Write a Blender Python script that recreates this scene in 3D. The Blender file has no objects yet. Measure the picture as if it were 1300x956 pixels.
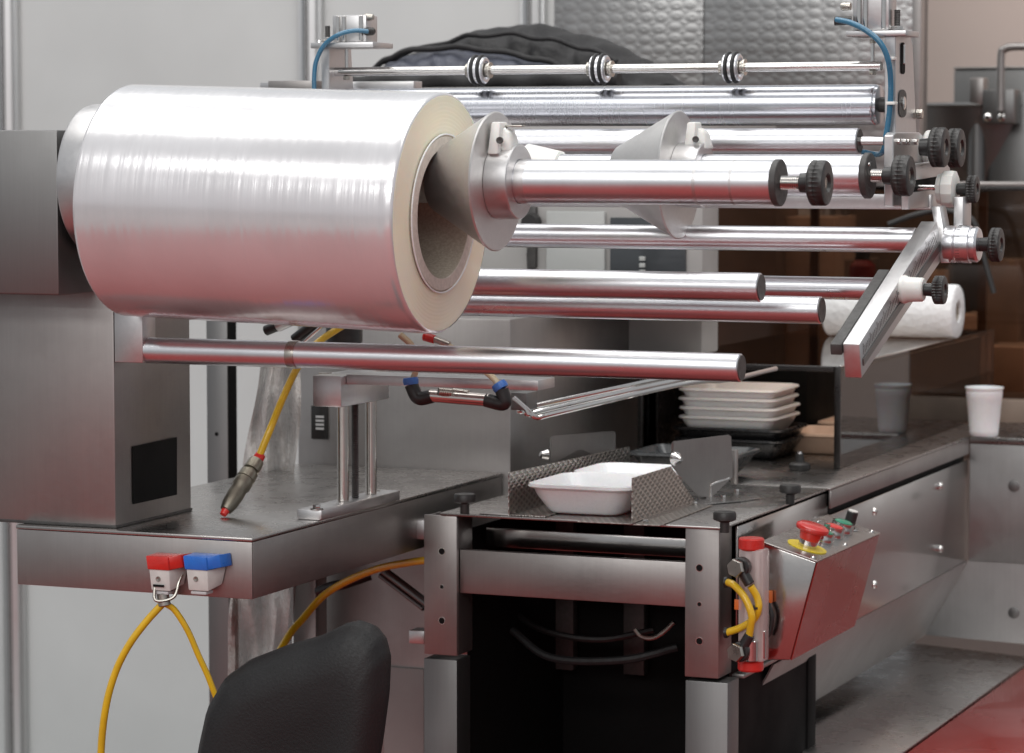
import bpy, bmesh, math, random
from mathutils import Vector, Matrix
random.seed(7)
S = bpy.context.scene
C = S.collection
R = math.radians
# ------------------------------------------------------------------ camera
CAM = Vector((1.456, -3.2935, 1.30))
YAW, PITCH, FPX = R(22.5), R(4.4), 3742.0
FWD = Vector((-math.sin(YAW)*math.cos(PITCH), math.cos(YAW)*math.cos(PITCH), -math.sin(PITCH)))
RGT = Vector((math.cos(YAW), math.sin(YAW), 0))
UP = RGT.cross(FWD)
cd = bpy.data.cameras.new('camera'); cam = bpy.data.objects.new('camera', cd); C.objects.link(cam)
cam.matrix_world = Matrix(((RGT.x, UP.x, -FWD.x, CAM.x), (RGT.y, UP.y, -FWD.y, CAM.y), (RGT.z, UP.z, -FWD.z, CAM.z), (0, 0, 0, 1)))
cd.sensor_width = 36; cd.lens = 36*FPX/1300; cd.clip_start = .05; cd.clip_end = 100
cd.dof.use_dof = True; cd.dof.focus_distance = 3.75; cd.dof.aperture_fstop = 9
S.camera = cam
# ------------------------------------------------------------------ world and lamps
w = bpy.data.worlds.new('World'); S.world = w; w.use_nodes = True
w.node_tree.nodes['Background'].inputs[0].default_value = (.93, .96, 1, 1)
w.node_tree.nodes['Background'].inputs[1].default_value = .50
def area(name, loc, target, sx, sy, power, col=(1, 1, 1)):
    l = bpy.data.lights.new(name, 'AREA'); l.shape = 'RECTANGLE'; l.size = sx; l.size_y = sy; l.energy = power; l.color = col
    o = bpy.data.objects.new(name, l); C.objects.link(o); o.location = loc
    o.rotation_euler = (Vector(target)-Vector(loc)).to_track_quat('-Z', 'Y').to_euler()
    return o
area('hall_and_fill_lamp', (0, -.2, 3.9), (0, -.2, 0), 5.0, 1.3, 78, (1, .98, .95))
area('hall_and_fill_lamp', (0, -3.4, 3.9), (0, -2.6, 0), 5.0, .9, 60, (1, .99, .97))
area('hall_and_fill_lamp', (-.5, 1.6, 4.2), (-.4, 3.4, 0), 5.5, 1.0, 85, (1, .99, .97))
area('hall_and_fill_lamp', (1, -8.5, 4.6), (1, -8.0, 0), 9.0, 2.0, 420, (1, .99, .97))  # added fill row behind the camera, brightens fronts and floor
area('hall_and_fill_lamp', (1, -15, 4.6), (1, -15, 0), 12.0, 2.0, 500, (1, .99, .97))  # second added fill row farther back, brightens the distant floor
vs = S.view_settings; vs.view_transform = 'Standard'; vs.look = 'None'; vs.exposure = 0; vs.gamma = 1; vs.use_curve_mapping = False
try: S.cycles.max_bounces = 10; S.cycles.transparent_max_bounces = 12
except Exception: pass

def P(px, py, X=None, Y=None, Z=None):
    """the place in the room seen at a photograph pixel, on a plane of the machine"""
    d = FWD*FPX + RGT*(px-650) - UP*(py-478)
    if X is not None: t = (X-CAM.x)/d.x
    elif Y is not None: t = (Y-CAM.y)/d.y
    else: t = (Z-CAM.z)/d.z
    return CAM + d*t
def scl(p): return (p-CAM).dot(FWD)/FPX        # metres per pixel there

# ------------------------------------------------------------------ materials
def newmat(name):
    m = bpy.data.materials.new(name); m.use_nodes = True
    return m, m.node_tree, m.node_tree.nodes['Principled BSDF']
def noise(nt, scale, detail=4, vec=None, stretch=None, rough=.55):
    tc = nt.nodes.new('ShaderNodeTexCoord'); mp = nt.nodes.new('ShaderNodeMapping')
    if stretch: mp.inputs['Scale'].default_value = stretch
    nt.links.new(tc.outputs['Object'], mp.inputs['Vector'])
    n = nt.nodes.new('ShaderNodeTexNoise'); n.inputs['Scale'].default_value = scale; n.inputs['Detail'].default_value = detail
    n.inputs['Roughness'].default_value = rough
    nt.links.new(mp.outputs[0], n.inputs['Vector'])
    return n
def ramp(nt, src, lo, hi, a=.35, b=.65):
    r = nt.nodes.new('ShaderNodeMapRange'); r.inputs['From Min'].default_value = a; r.inputs['From Max'].default_value = b
    r.inputs['To Min'].default_value = lo; r.inputs['To Max'].default_value = hi
    nt.links.new(src, r.inputs['Value']); return r.outputs['Result']
def colmix(nt, fac, c1, c2):
    m = nt.nodes.new('ShaderNodeMix'); m.data_type = 'RGBA'
    m.inputs[6].default_value = (*c1, 1); m.inputs[7].default_value = (*c2, 1)
    nt.links.new(fac, m.inputs[0]); return m.outputs[2]
def bump(nt, bs, src, strength, dist=.001):
    b = nt.nodes.new('ShaderNodeBump'); b.inputs['Strength'].default_value = strength; b.inputs['Distance'].default_value = dist
    nt.links.new(src, b.inputs['Height']); nt.links.new(b.outputs[0], bs.inputs['Normal']); return b
def metal(name, c, r, stretch=(1, 1, 1), scale=60, var=.06, bmp=.08, cvar=.12, dirt=0, met=1.0):
    m, nt, bs = newmat(name)
    bs.inputs['Metallic'].default_value = met
    n = noise(nt, scale, 4, stretch=stretch)
    big = noise(nt, 7, 4)
    add = nt.nodes.new('ShaderNodeMath'); add.operation = 'ADD'
    nt.links.new(n.outputs[0], add.inputs[0]); nt.links.new(big.outputs[0], add.inputs[1])
    nt.links.new(ramp(nt, add.outputs[0], max(.02, r-var), r+var, .75, 1.25), bs.inputs['Roughness'])
    c2 = tuple(max(0, x*(1-cvar)) for x in c)
    nt.links.new(colmix(nt, ramp(nt, big.outputs[0], 0, 1), c, c2), bs.inputs['Base Color'])
    g_ = noise(nt, 3, 5, stretch=(90, 90, 3) if name.endswith('sheet') else (60, 60, 60), rough=.7)
    mg = nt.nodes.new('ShaderNodeMix'); mg.data_type = 'RGBA'; mg.blend_type = 'MULTIPLY'; mg.inputs[0].default_value = 1
    nt.links.new(bs.inputs['Base Color'].links[0].from_socket, mg.inputs[6])
    nt.links.new(colmix(nt, ramp(nt, g_.outputs[0], 0, 1, .3, .7), (.955, .955, .955), (1.025, 1.025, 1.025)), mg.inputs[7])
    nt.links.new(mg.outputs[2], bs.inputs['Base Color'])
    if dirt:
        dn = noise(nt, 19, 6, rough=.7)
        f = ramp(nt, dn.outputs[0], 0, dirt, .52, .72)
        mx = nt.nodes.new('ShaderNodeMix'); mx.data_type = 'RGBA'
        nt.links.new(bs.inputs['Base Color'].links[0].from_socket, mx.inputs[6]); mx.inputs[7].default_value = (.12, .10, .085, 1)
        nt.links.new(f, mx.inputs[0]); nt.links.new(mx.outputs[2], bs.inputs['Base Color'])
    if bmp: bump(nt, bs, n.outputs[0], bmp, .0006)
    return m
def plain(name, c, r, scale=40, cvar=.1, bmp=0, met=0, coat=0, sss=0):
    m, nt, bs = newmat(name)
    n = noise(nt, scale, 4)
    nt.links.new(colmix(nt, ramp(nt, n.outputs[0], 0, 1), c, tuple(x*(1-cvar) for x in c)), bs.inputs['Base Color'])
    nt.links.new(ramp(nt, n.outputs[0], max(.02, r-.05), r+.05), bs.inputs['Roughness'])
    bs.inputs['Metallic'].default_value = met; bs.inputs['Coat Weight'].default_value = coat
    if sss:
        bs.inputs['Subsurface Weight'].default_value = sss; bs.inputs['Subsurface Scale'].default_value = .01
    if bmp: bump(nt, bs, n.outputs[0], bmp, .002)
    return m
M = {}
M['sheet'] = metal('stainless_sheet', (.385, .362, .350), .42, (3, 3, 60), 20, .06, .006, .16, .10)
M['sheet_lit'] = metal('lit_stainless_sheet', (.56, .555, .55), .46, (3, 3, 3), 14, .04, .004, .10, .10)  # lit copy of the stainless sheet, brightness of the chute panels in its colour
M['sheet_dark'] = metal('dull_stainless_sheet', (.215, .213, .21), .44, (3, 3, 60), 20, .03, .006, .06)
M['sheet_top'] = metal('worn_stainless_top', (.44, .42, .405), .28, (4, 4, 4), 8, .05, 0, .07, .06)
M['mirror'] = metal('polished_stainless', (.50, .48, .465), .17, (2, 2, 60), 20, .03, .004, .05, .05)
M['alu_bar'] = metal('satin_aluminium_bar', (.76, .76, .785), .31, (1, 1, 1), 9, .04, 0, .06, .05)
M['alu_turned'] = metal('turned_aluminium', (.55, .56, .60), .25, (60, 1, 1), 8, .04, .004, .14, .04)
M['coupler'] = metal('tarnished_coupler', (.34, .31, .25), .38, (1, 1, 1), 80, .08, .05, .3, .5)
M['worn'] = metal('worn_aluminium', (.66, .65, .65), .40, (1, 1, 1), 60, .06, 0, .15, .35)
M['alu'] = metal('machined_aluminium', (.62, .61, .61), .38, (1, 1, 1), 90, .04, .02, .05)
M['alu_cone'] = metal('cast_aluminium', (.66, .65, .64), .46, (1, 1, 1), 120, .04, .03, .06)
M['chrome'] = metal('bright_steel', (.70, .68, .66), .13, (30, 1, 1), 14, .04, .004, .12, .12)
M['column_steel'] = metal('ground_steel_post', (.70, .66, .62), .17, (1, 1, 1), 40, .04, .01, .12, .1)
M['nickel'] = metal('nickel_fitting', (.55, .52, .47), .30, (1, 1, 1), 80, .08, .1, .25, .5)
M['swirl_steel'] = None
M['black'] = plain('black_plastic', (.022, .021, .021), .38, 90, .3, .1)
M['knob'] = plain('matt_black_phenolic', (.030, .028, .027), .42, 200, .35, .15)
M['rubber'] = plain('black_rubber', (.018, .018, .019), .6, 120, .3)
M['cap_dark'] = plain('dark_end_cap', (.055, .052, .050), .5, 120, .3, .1)
M['void'] = plain('black_parts_and_shade', (.006, .006, .006), .7, 10, .2); M['void'].node_tree.nodes['Principled BSDF'].inputs['Specular IOR Level'].default_value = .15  # near black for black parts, also stands in for shade in hollows
M['nylon'] = plain('white_nylon', (.72, .72, .69), .38, 60, .08, .05, sss=.1)
M['foam_white'] = plain('white_foam', (.84, .84, .85), .32, 260, .05, .12, coat=.2, sss=.15)
M['foam_pink'] = plain('offwhite_foam', (.90, .87, .85), .36, 260, .05, .12, coat=.1, sss=.15)
M['tray_black'] = plain('black_tray_plastic', (.018, .018, .019), .28, 60, .3)
M['tray_grey'] = plain('grey_tray_plastic', (.045, .048, .050), .25, 60, .3)
M['yellow'] = plain('yellow_hose', (.78, .49, .02), .32, 40, .12, coat=.3)
M['blue'] = plain('blue_hose', (.03, .15, .26), .25, 40, .2, coat=.5)
M['beige_tube'] = plain('beige_tube', (.62, .52, .34), .4, 40, .1)
M['collar_blue'] = plain('blue_collar', (.06, .20, .62), .35, 40, .2)
M['red'] = plain('red_plastic', (.62, .025, .018), .30, 60, .12, coat=.3)
M['blue_plastic'] = plain('blue_plastic', (.02, .16, .62), .32, 60, .12, coat=.2)
M['white_plastic'] = plain('white_plastic', (.66, .64, .61), .42, 60, .12)
M['yellow_disc'] = plain('yellow_label', (.80, .62, .03), .4, 60, .05)
M['green'] = plain('green_plastic', (.01, .22, .12), .3, 60, .15, coat=.4)
M['grey_body'] = plain('grey_painted_body', (.40, .41, .40), .45, 12, .08, .03)
M['pale_body'] = plain('pale_painted_body', (.36, .35, .34), .5, 12, .08, .03)
M['screen'] = plain('dark_window', (.05, .055, .06), .12, 12, .2)
M['red_gloss'] = plain('dark_red_gloss', (.24, .014, .010), .25, 6, .08, coat=.3)
M['orange'] = plain('orange_label', (.75, .18, .03), .5, 30, .1)
M['cardboard'] = plain('brown_board', (.28, .21, .165), .6, 14, .25, .05)
M['wood'] = plain('tan_board', (.66, .48, .36), .55, 14, .2, .05)
M['beige'] = plain('beige_wall_paint', (.60, .49, .44), .6, 3, .04, .02)
M['wall'] = plain('white_laminate', (.56, .57, .565), .42, 2.2, .09, .02)
M['post'] = metal('anodised_post', (.62, .62, .62), .36, (1, 1, 1), 60, .03, .03, .04)
M['fabric'] = plain('black_nylon_cloth', (.010, .009, .010), .65, 240, .4, .35)
M['lining'] = plain('slate_lining', (.065, .07, .095), .55, 240, .3, .35)
M['chair'] = plain('black_chair_leatherette', (.007, .007, .0075), .58, 300, .3, .25)
M['paper'] = None
M['foil'] = plain('plate_ink', (.55, .55, .55), .5, 60, .1)

# film: pale stretched plastic with fine winding ridges
m, nt, bs = newmat('stretch_film'); M['film'] = m
n1 = noise(nt, 5, 3, stretch=(62, .25, .25)); n2 = noise(nt, 30, 4, stretch=(.35, 1, 1)); n3 = noise(nt, 9, 5)
bs.inputs['Metallic'].default_value = .55; bs.inputs['Coat Weight'].default_value = .6; bs.inputs['Coat Roughness'].default_value = .12
nt.links.new(colmix(nt, ramp(nt, n3.outputs[0], 0, 1), (.79, .785, .80), (.72, .715, .725)), bs.inputs['Base Color'])
ad = nt.nodes.new('ShaderNodeMath'); ad.operation = 'ADD'; nt.links.new(n1.outputs[0], ad.inputs[0]); nt.links.new(n2.outputs[0], ad.inputs[1])
nt.links.new(ramp(nt, ad.outputs[0], .17, .26, .7, 1.3), bs.inputs['Roughness'])
bb = bump(nt, bs, n1.outputs[0], .16, .0009); nt.links.new(bb.outputs[0], bs.inputs['Coat Normal'])
# cut face of the film: cream with faint winding rings
m, nt, bs = newmat('film_edge_cream'); M['film_face'] = m
n3 = noise(nt, 12, 4)
nt.links.new(colmix(nt, ramp(nt, n3.outputs[0], 0, 1), (.86, .78, .60), (.82, .76, .62)), bs.inputs['Base Color'])
bs.inputs['Roughness'].default_value = .42; bs.inputs['Subsurface Weight'].default_value = .3; bs.inputs['Subsurface Scale'].default_value = .02
M['core'] = plain('grey_cardboard', (.42, .36, .29), .75, 300, .25, .3)
M['core_edge'] = plain('core_edge_board', (.62, .56, .50), .7, 160, .15, .3)
# towel paper
m, nt, bs = newmat('embossed_paper'); M['paper'] = m
v = nt.nodes.new('ShaderNodeTexVoronoi'); v.inputs['Scale'].default_value = 90
tc = nt.nodes.new('ShaderNodeTexCoord'); nt.links.new(tc.outputs['Object'], v.inputs['Vector'])
bs.inputs['Base Color'].default_value = (.80, .80, .80, 1); bs.inputs['Roughness'].default_value = .8
bump(nt, bs, v.outputs[0], .5, .003)
# engraved steel plate of the tray guides (small diamonds) and engine-turned sheet
def pattern(name, c, r, pitch, axes, strength, dist, base2, diag=True):
    m, nt, bs = newmat(name)
    tc = nt.nodes.new('ShaderNodeTexCoord'); sp = nt.nodes.new('ShaderNodeSeparateXYZ'); nt.links.new(tc.outputs['Object'], sp.inputs[0])
    def mth(op, a, b=None):
        x = nt.nodes.new('ShaderNodeMath'); x.operation = op
        for i, q in enumerate((a, b)):
            if q is None: continue
            if isinstance(q, (int, float)): x.inputs[i].default_value = q
            else: nt.links.new(q, x.inputs[i])
        return x.outputs[0]
    a, b = mth('MULTIPLY', sp.outputs[axes[0]], .5), sp.outputs[axes[1]]
    k = 2*math.pi/pitch
    if diag: s, t = mth('ADD', a, b), mth('SUBTRACT', a, b)
    else: s, t = a, b
    h = mth('MULTIPLY', mth('ABSOLUTE', mth('SINE', mth('MULTIPLY', s, k*.5))), mth('ABSOLUTE', mth('SINE', mth('MULTIPLY', t, k*.5))))
    nt.links.new(colmix(nt, h, c, base2), bs.inputs['Base Color'])
    bs.inputs['Metallic'].default_value = 1; bs.inputs['Roughness'].default_value = r
    bump(nt, bs, h, strength, dist); return m
M['dimple'] = pattern('diamond_embossed_steel', (.50, .47, .44), .33, .0098, (1, 2), .8, .0012, (.26, .24, .22))
M['dimple_flat'] = pattern('diamond_embossed_flange', (.50, .47, .44), .33, .0098, (1, 0), .8, .0012, (.26, .24, .22))
# tinted acrylic
def tint(name, c, rough=.03, refl=.9):
    m = bpy.data.materials.new(name); m.use_nodes = True; nt = m.node_tree; nt.nodes.clear()
    o = nt.nodes.new('ShaderNodeOutputMaterial'); mx = nt.nodes.new('ShaderNodeMixShader'); fr = nt.nodes.new('ShaderNodeFresnel'); fr.inputs[0].default_value = 1.40
    t = nt.nodes.new('ShaderNodeBsdfTransparent'); t.inputs[0].default_value = (*c, 1)
    g = nt.nodes.new('ShaderNodeBsdfGlossy'); g.inputs['Roughness'].default_value = rough; g.inputs[0].default_value = (refl, refl, refl, 1)
    nt.links.new(fr.outputs[0], mx.inputs[0]); nt.links.new(t.outputs[0], mx.inputs[1]); nt.links.new(g.outputs[0], mx.inputs[2]); nt.links.new(mx.outputs[0], o.inputs[0])
    return m
M['tinted'] = tint('bronze_acrylic', (.56, .45, .38))
M['smoke'] = tint('smoky_acrylic', (.86, .80, .76))
M['clear'] = tint('clear_acrylic', (.93, .92, .91))
M['acrylic_block'] = plain('rosy_clear_block', (.78, .64, .62), .12, 20, .06); M['acrylic_block'].node_tree.nodes['Principled BSDF'].inputs['Alpha'].default_value = .45
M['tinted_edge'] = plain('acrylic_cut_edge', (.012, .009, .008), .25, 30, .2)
# crinkled plastic wrap
m = bpy.data.materials.new('crinkled_wrap'); m.use_nodes = True; nt = m.node_tree; bs = nt.nodes['Principled BSDF']; M['wrap'] = m
n1 = noise(nt, 14, 6, rough=.7)
nt.links.new(colmix(nt, ramp(nt, n1.outputs[0], 0, 1), (.30, .25, .22), (.52, .50, .48)), bs.inputs['Base Color'])
bs.inputs['Roughness'].default_value = .22; bs.inputs['Alpha'].default_value = .82; bump(nt, bs, n1.outputs[0], .9, .02)
M['hall_floor'] = plain('grey_hall_floor', (.30, .29, .28), .5, 3, .15)
# carpet
m, nt, bs = newmat('red_carpet'); M['carpet'] = m
n1 = noise(nt, 400, 3); n2 = noise(nt, 2, 3)
nt.links.new(colmix(nt, ramp(nt, n1.outputs[0], 0, 1), (.33, .040, .036), (.26, .030, .028)), bs.inputs['Base Color'])
bs.inputs['Roughness'].default_value = .95; bump(nt, bs, n1.outputs[0], .5, .004)
M['swirl'] = None

# ------------------------------------------------------------------ mesh helpers
class MB:
    def __init__(s): s.bm = bmesh.new()
    def _bev(s, faces, bev, seg=2):
        if bev:
            es = list({e for f in faces for e in f.edges})
            bmesh.ops.bevel(s.bm, geom=es, offset=bev, segments=seg, profile=.5, affect='EDGES', clamp_overlap=True)
    def hexa(s, p, bev=.0012):
        v = [s.bm.verts.new(q) for q in p]
        f = [s.bm.faces.new([v[i] for i in q]) for q in ((0, 3, 2, 1), (4, 5, 6, 7), (0, 1, 5, 4), (1, 2, 6, 5), (2, 3, 7, 6), (3, 0, 4, 7))]
        s._bev(f, bev); return s
    def box(s, x0, x1, y0, y1, z0, z1, bev=.0012):
        return s.hexa([(x0, y0, z0), (x1, y0, z0), (x1, y1, z0), (x0, y1, z0), (x0, y0, z1), (x1, y0, z1), (x1, y1, z1), (x0, y1, z1)], bev)
    def prism(s, pts, vec, bev=.0006):
        vec = Vector(vec); a = [s.bm.verts.new(q) for q in pts]; b = [s.bm.verts.new(Vector(q)+vec) for q in pts]
        n = len(pts); f = [s.bm.faces.new(a[::-1]), s.bm.faces.new(b)]
        for i in range(n): f.append(s.bm.faces.new((a[i], a[(i+1) % n], b[(i+1) % n], b[i])))
        s._bev(f, bev, 1); return s
    def lathe(s, p, d, prof, seg=48, teeth=None):
        """prof: list of (t, r[, tooth]) along d from p"""
        p = Vector(p); d = Vector(d).normalized()
        a = d.orthogonal().normalized(); b = d.cross(a); rings = []
        for pr in prof:
            t, r = pr[0], pr[1]; tooth = pr[2] if len(pr) > 2 else 0
            if r <= 1e-6: rings.append([s.bm.verts.new(p+d*t)]); continue
            rr = []
            for i in range(seg):
                an = 2*math.pi*i/seg; q = r - (tooth if i % 2 else 0)
                rr.append(s.bm.verts.new(p + d*t + (a*math.cos(an)+b*math.sin(an))*q))
            rings.append(rr)
        for r0, r1 in zip(rings, rings[1:]):
            if len(r0) == 1 and len(r1) == 1: continue
            for i in range(seg):
                j = (i+1) % seg
                if len(r0) == 1: s.bm.faces.new((r0[0], r1[j], r1[i]))
                elif len(r1) == 1: s.bm.faces.new((r0[i], r0[j], r1[0]))
                else: s.bm.faces.new((r0[i], r0[j], r1[j], r1[i]))
        return s
    def cyl(s, p0, p1, r, seg=40, c=.0008):
        p0, p1 = Vector(p0), Vector(p1); L = (p1-p0).length; c = min(c, r*.4, L*.3)
        return s.lathe(p0, p1-p0, [(0, 0), (0, r-c), (c, r), (L-c, r), (L, r-c), (L, 0)], seg)
    def pipe(s, p0, p1, r, ri, seg=40):
        p0, p1 = Vector(p0), Vector(p1); L = (p1-p0).length
        return s.lathe(p0, p1-p0, [(0, ri), (0, r), (L, r), (L, ri), (0, ri)], seg)
    def tube(s, pts, r, seg=10, sub=8, taper=None):
        pts = [Vector(q) for q in pts]
        if sub > 1 and len(pts) > 2:
            e = [pts[0]*2-pts[1]] + pts + [pts[-1]*2-pts[-2]]; out = []
            for i in range(1, len(e)-2):
                for k in range(sub):
                    t = k/sub; a, b, c_, d_ = e[i-1:i+3]
                    out.append(.5*((2*b)+(c_-a)*t+(2*a-5*b+4*c_-d_)*t*t+(3*b-a-3*c_+d_)*t*t*t))
            out.append(pts[-1]); pts = out
        rings = []; nrm = None
        for i, q in enumerate(pts):
            d = (pts[min(i+1, len(pts)-1)]-pts[max(i-1, 0)]).normalized()
            nrm = d.orthogonal().normalized() if nrm is None else (nrm-d*nrm.dot(d)).normalized()
            b = d.cross(nrm)
            rings.append([s.bm.verts.new(q+(nrm*math.cos(2*math.pi*k/seg)+b*math.sin(2*math.pi*k/seg))*r) for k in range(seg)])
        for r0, r1 in zip(rings, rings[1:]):
            for k in range(seg): s.bm.faces.new((r0[k], r0[(k+1) % seg], r1[(k+1) % seg], r1[k]))
        s.bm.faces.new(rings[0][::-1]); s.bm.faces.new(rings[-1]); return s
    def hexnut(s, p, d, r, t):
        return s.lathe(p, d, [(0, 0), (0, r*.94), (t*.15, r), (t*.85, r), (t, r*.94), (t, 0)], 6)
    def grid(s, fn, nu, nv):
        g = [[s.bm.verts.new(fn(i/nu, j/nv)) for j in range(nv+1)] for i in range(nu+1)]
        for i in range(nu):
            for j in range(nv): s.bm.faces.new((g[i][j], g[i+1][j], g[i+1][j+1], g[i][j+1]))
        return s
    def out(s, name, mat, parent=None, ang=32, label=None, kind=None):
        bm = s.bm; bmesh.ops.recalc_face_normals(bm, faces=bm.faces)
        root = parent
        while root is not None and root.parent is not None: root = root.parent
        if root is not None: bm.transform(Matrix.Translation(-Vector(root['_o'])))
        me = bpy.data.meshes.new(name); bm.to_mesh(me); bm.free(); me.materials.append(M[mat] if isinstance(mat, str) else mat)
        me.polygons.foreach_set('use_smooth', [True]*len(me.polygons)); me.set_sharp_from_angle(angle=R(ang))
        o = bpy.data.objects.new(name, me); C.objects.link(o)
        if parent is not None: o.parent = parent
        else: o['_o'] = (0, 0, 0)
        if label: o['label'] = label
        if kind: o['kind'] = kind
        return o
def thing(name, label, cat, loc, group=None):
    o = bpy.data.objects.new(name, None); C.objects.link(o); o.location = loc; o['_o'] = tuple(loc); o.empty_display_size = .05
    o['label'] = label; o['category'] = cat
    if group: o['group'] = group
    return o
def tag(o, label, cat, group=None):
    o['label'] = label; o['category'] = cat
    if group: o['group'] = group
    return o
def struct(o): o['kind'] = 'structure'; return o
def dup(root, loc, label):
    r = root.copy(); C.objects.link(r); r.location = loc; r['label'] = label
    for ch in root.children:
        c = ch.copy(); C.objects.link(c); c.parent = r
        for g in ch.children:
            d = g.copy(); C.objects.link(d); d.parent = c
    return r
VX, VY, VZ = Vector((1, 0, 0)), Vector((0, 1, 0)), Vector((0, 0, 1))
def knob_wheel(parent, p, r, w, d=VX, stem=.012, stemr=.35, sl=None):
    """knurled hand wheel facing d, its back at p"""
    p = Vector(p); sl = stem if sl is None else sl
    k = MB().lathe(p, d, [(0, 0), (0, r*.80), (w*.08, r*.93, .0), (w*.14, r, .0017), (w*.40, r, .0017), (w*.44, r*.965, .0015), (w*.48, r, .0017), (w*.86, r, .0017), (w*.95, r*.95), (w, r*.84), (w, r*.44), (w*.8, r*.36), (w*.8, 0)], 60).out('hand_wheel', 'knob', parent, 50)
    MB().lathe(p-Vector(d)*sl, d, [(0, 0), (0, r*stemr), (sl*.5, r*stemr*1.05), (sl+.002, r*stemr*1.2), (sl+.002, 0)], 28).out('hub', 'black', k)
    MB().lathe(p+Vector(d)*(w*.8-.001), d, [(0, 0), (0, r*.3), (w*.12, r*.26), (w*.12, 0)], 24).out('centre_bolt', 'nickel', k)
    return k
def flat_knob(parent, p, r, h, flip=False):
    """clamping knob standing on a plate at p"""
    p = Vector(p)
    if flip: prof = [(0, 0), (0, r*.85), (h*.12, r), (h*.35, r), (h*.45, r*.8), (h*.5, r*.42), (h, r*.36), (h, 0)]
    else: prof = [(0, 0), (0, r*.42), (h*.5, r*.42), (h*.55, r*.7), (h*.62, r*.98), (h*.68, r, .0007), (h*.92, r, .0007), (h, r*.9), (h, r*.3), (h*.97, 0)]
    k = MB().lathe(p, VZ, prof, 48).out('clamp_knob', 'knob', parent, 45)
    if flip: MB().lathe(p+VZ*h, VZ, [(0, 0), (0, r*.25), (r*.2, r*.22), (r*.2, 0)], 20).out('stud', 'chrome', k)
    return k
def screw(parent, p, d, r, mat='nickel', name='screw'):
    return MB().lathe(p, d, [(0, 0), (0, r), (r*.35, r*.9), (r*.6, r*.55), (r*.62, 0)], 16).out(name, mat, parent)
def rod(parent, a, b, r, mat='alu_bar', name='guide_bar', cap=True, capmat='cap_dark'):
    o = MB().cyl(a, b, r, 64, .0012).out(name, mat, parent)
    if cap:
        b = Vector(b); d = (b-Vector(a)).normalized()
        MB().lathe(b-d*.004, d, [(0, 0), (0, r*.90), (.0052, r*.90), (.0052, 0)], 48).out('end_cap', capmat, o)
    return o

# =================================================================== SETTING
ZT, ZP = .81, .79              # table top, conveyor / machine top
FL = -.28
struct(MB().box(-40, 40, -40, 40, FL-.05, FL, 0).out('floor', 'hall_floor'))
tag(MB().box(-2.4, 6.5, -7.0, 1.95, FL+.001, FL+.009, .003).out('carpet', 'carpet'), 'red stand carpet under and in front of the machines', 'carpet')
# ---- partition wall
WY = 3.1
wl = thing('partition_wall', 'pale grey laminate partition wall with aluminium posts behind the machines', 'wall', P(200, 900, Y=WY))
edges = [P(x, 400, Y=WY).x for x in (-330, 15, 397, 677, 1060)]
for i in range(4):
    MB().box(edges[i]+.002, edges[i+1]-.002, WY+.012, WY+.03, FL, 2.6, 0).out('wall_panel', 'wall', wl)
for i in range(1, 5):
    e = edges[i]; b = MB()
    b.lathe((e, WY, FL), VZ, [(0, 0), (0, .028), (2.9, .028), (2.9, 0)], 8)
    p = b.out('post', 'post', wl, 20)
    MB().box(e-.0055, e+.0055, WY-.0275, WY-.0245, FL, 2.6, 0).out('groove', 'cap_dark', p)
    MB().box(e-.030, e-.0235, WY-.012, WY+.006, FL, 2.6, .001).out('post_lip', 'post', p)
    MB().box(e+.0235, e+.030, WY-.012, WY+.006, FL, 2.6, .001).out('post_lip', 'post', p)
# ---- beige wall on the right
bx = P(1168, 100, Y=3.6).x
tag(MB().box(bx, bx+2.6, 3.6, 3.66, FL, 2.6, 0).out('beige_wall', 'beige'), 'plain beige wall in the top right corner behind the mixer', 'wall')

# =================================================================== ENGINE-TURNED STEEL CABINET
m, nt, bs = newmat('engine_turned_steel'); M['swirl'] = m
tc = nt.nodes.new('ShaderNodeTexCoord'); mp = nt.nodes.new('ShaderNodeMapping'); nt.links.new(tc.outputs['Object'], mp.inputs[0])
mp.inputs['Scale'].default_value = (31, .01, 46)
v = nt.nodes.new('ShaderNodeTexVoronoi'); v.inputs['Randomness'].default_value = .22; v.inputs['Scale'].default_value = 1.0
nt.links.new(mp.outputs[0], v.inputs['Vector'])
sn = nt.nodes.new('ShaderNodeMath'); sn.operation = 'SINE'; ml = nt.nodes.new('ShaderNodeMath'); ml.operation = 'MULTIPLY'; ml.inputs[1].default_value = 9
nt.links.new(v.outputs['Distance'], ml.inputs[0]); nt.links.new(ml.outputs[0], sn.inputs[0])
n1 = noise(nt, 14, 4)
nt.links.new(colmix(nt, ramp(nt, n1.outputs[0], 0, 1), (.45, .445, .44), (.38, .375, .37)), bs.inputs['Base Color'])
bs.inputs['Metallic'].default_value = 1; bs.inputs['Roughness'].default_value = .36
bump(nt, bs, sn.outputs[0], .10, .003)
Y1 = 2.3
zq1 = P(1000, 236, Y=2.3).z
a, b_, c_ = P(703, 0, Y=Y1), P(893, 100, Y=Y1), P(1167, 232, Y=Y1)
sw = thing('patterned_steel_cabinet', 'tall stainless cabinet with rows of swirled rings, behind the top rollers', 'cabinet', (a.x, Y1, c_.z))
for x0, x1 in ((a.x, b_.x-.0006), (b_.x+.0006, c_.x)):
    MB().box(x0, x1, Y1, Y1+.03, zq1, 2.0, .002).out('panel', 'swirl', sw)
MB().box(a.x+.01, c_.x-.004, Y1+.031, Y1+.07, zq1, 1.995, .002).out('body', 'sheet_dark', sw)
MB().box(c_.x-.016, c_.x+.002, Y1-.006, Y1-.001, zq1, 2.0, .001).out('corner_strip', 'sheet', sw)

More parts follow.
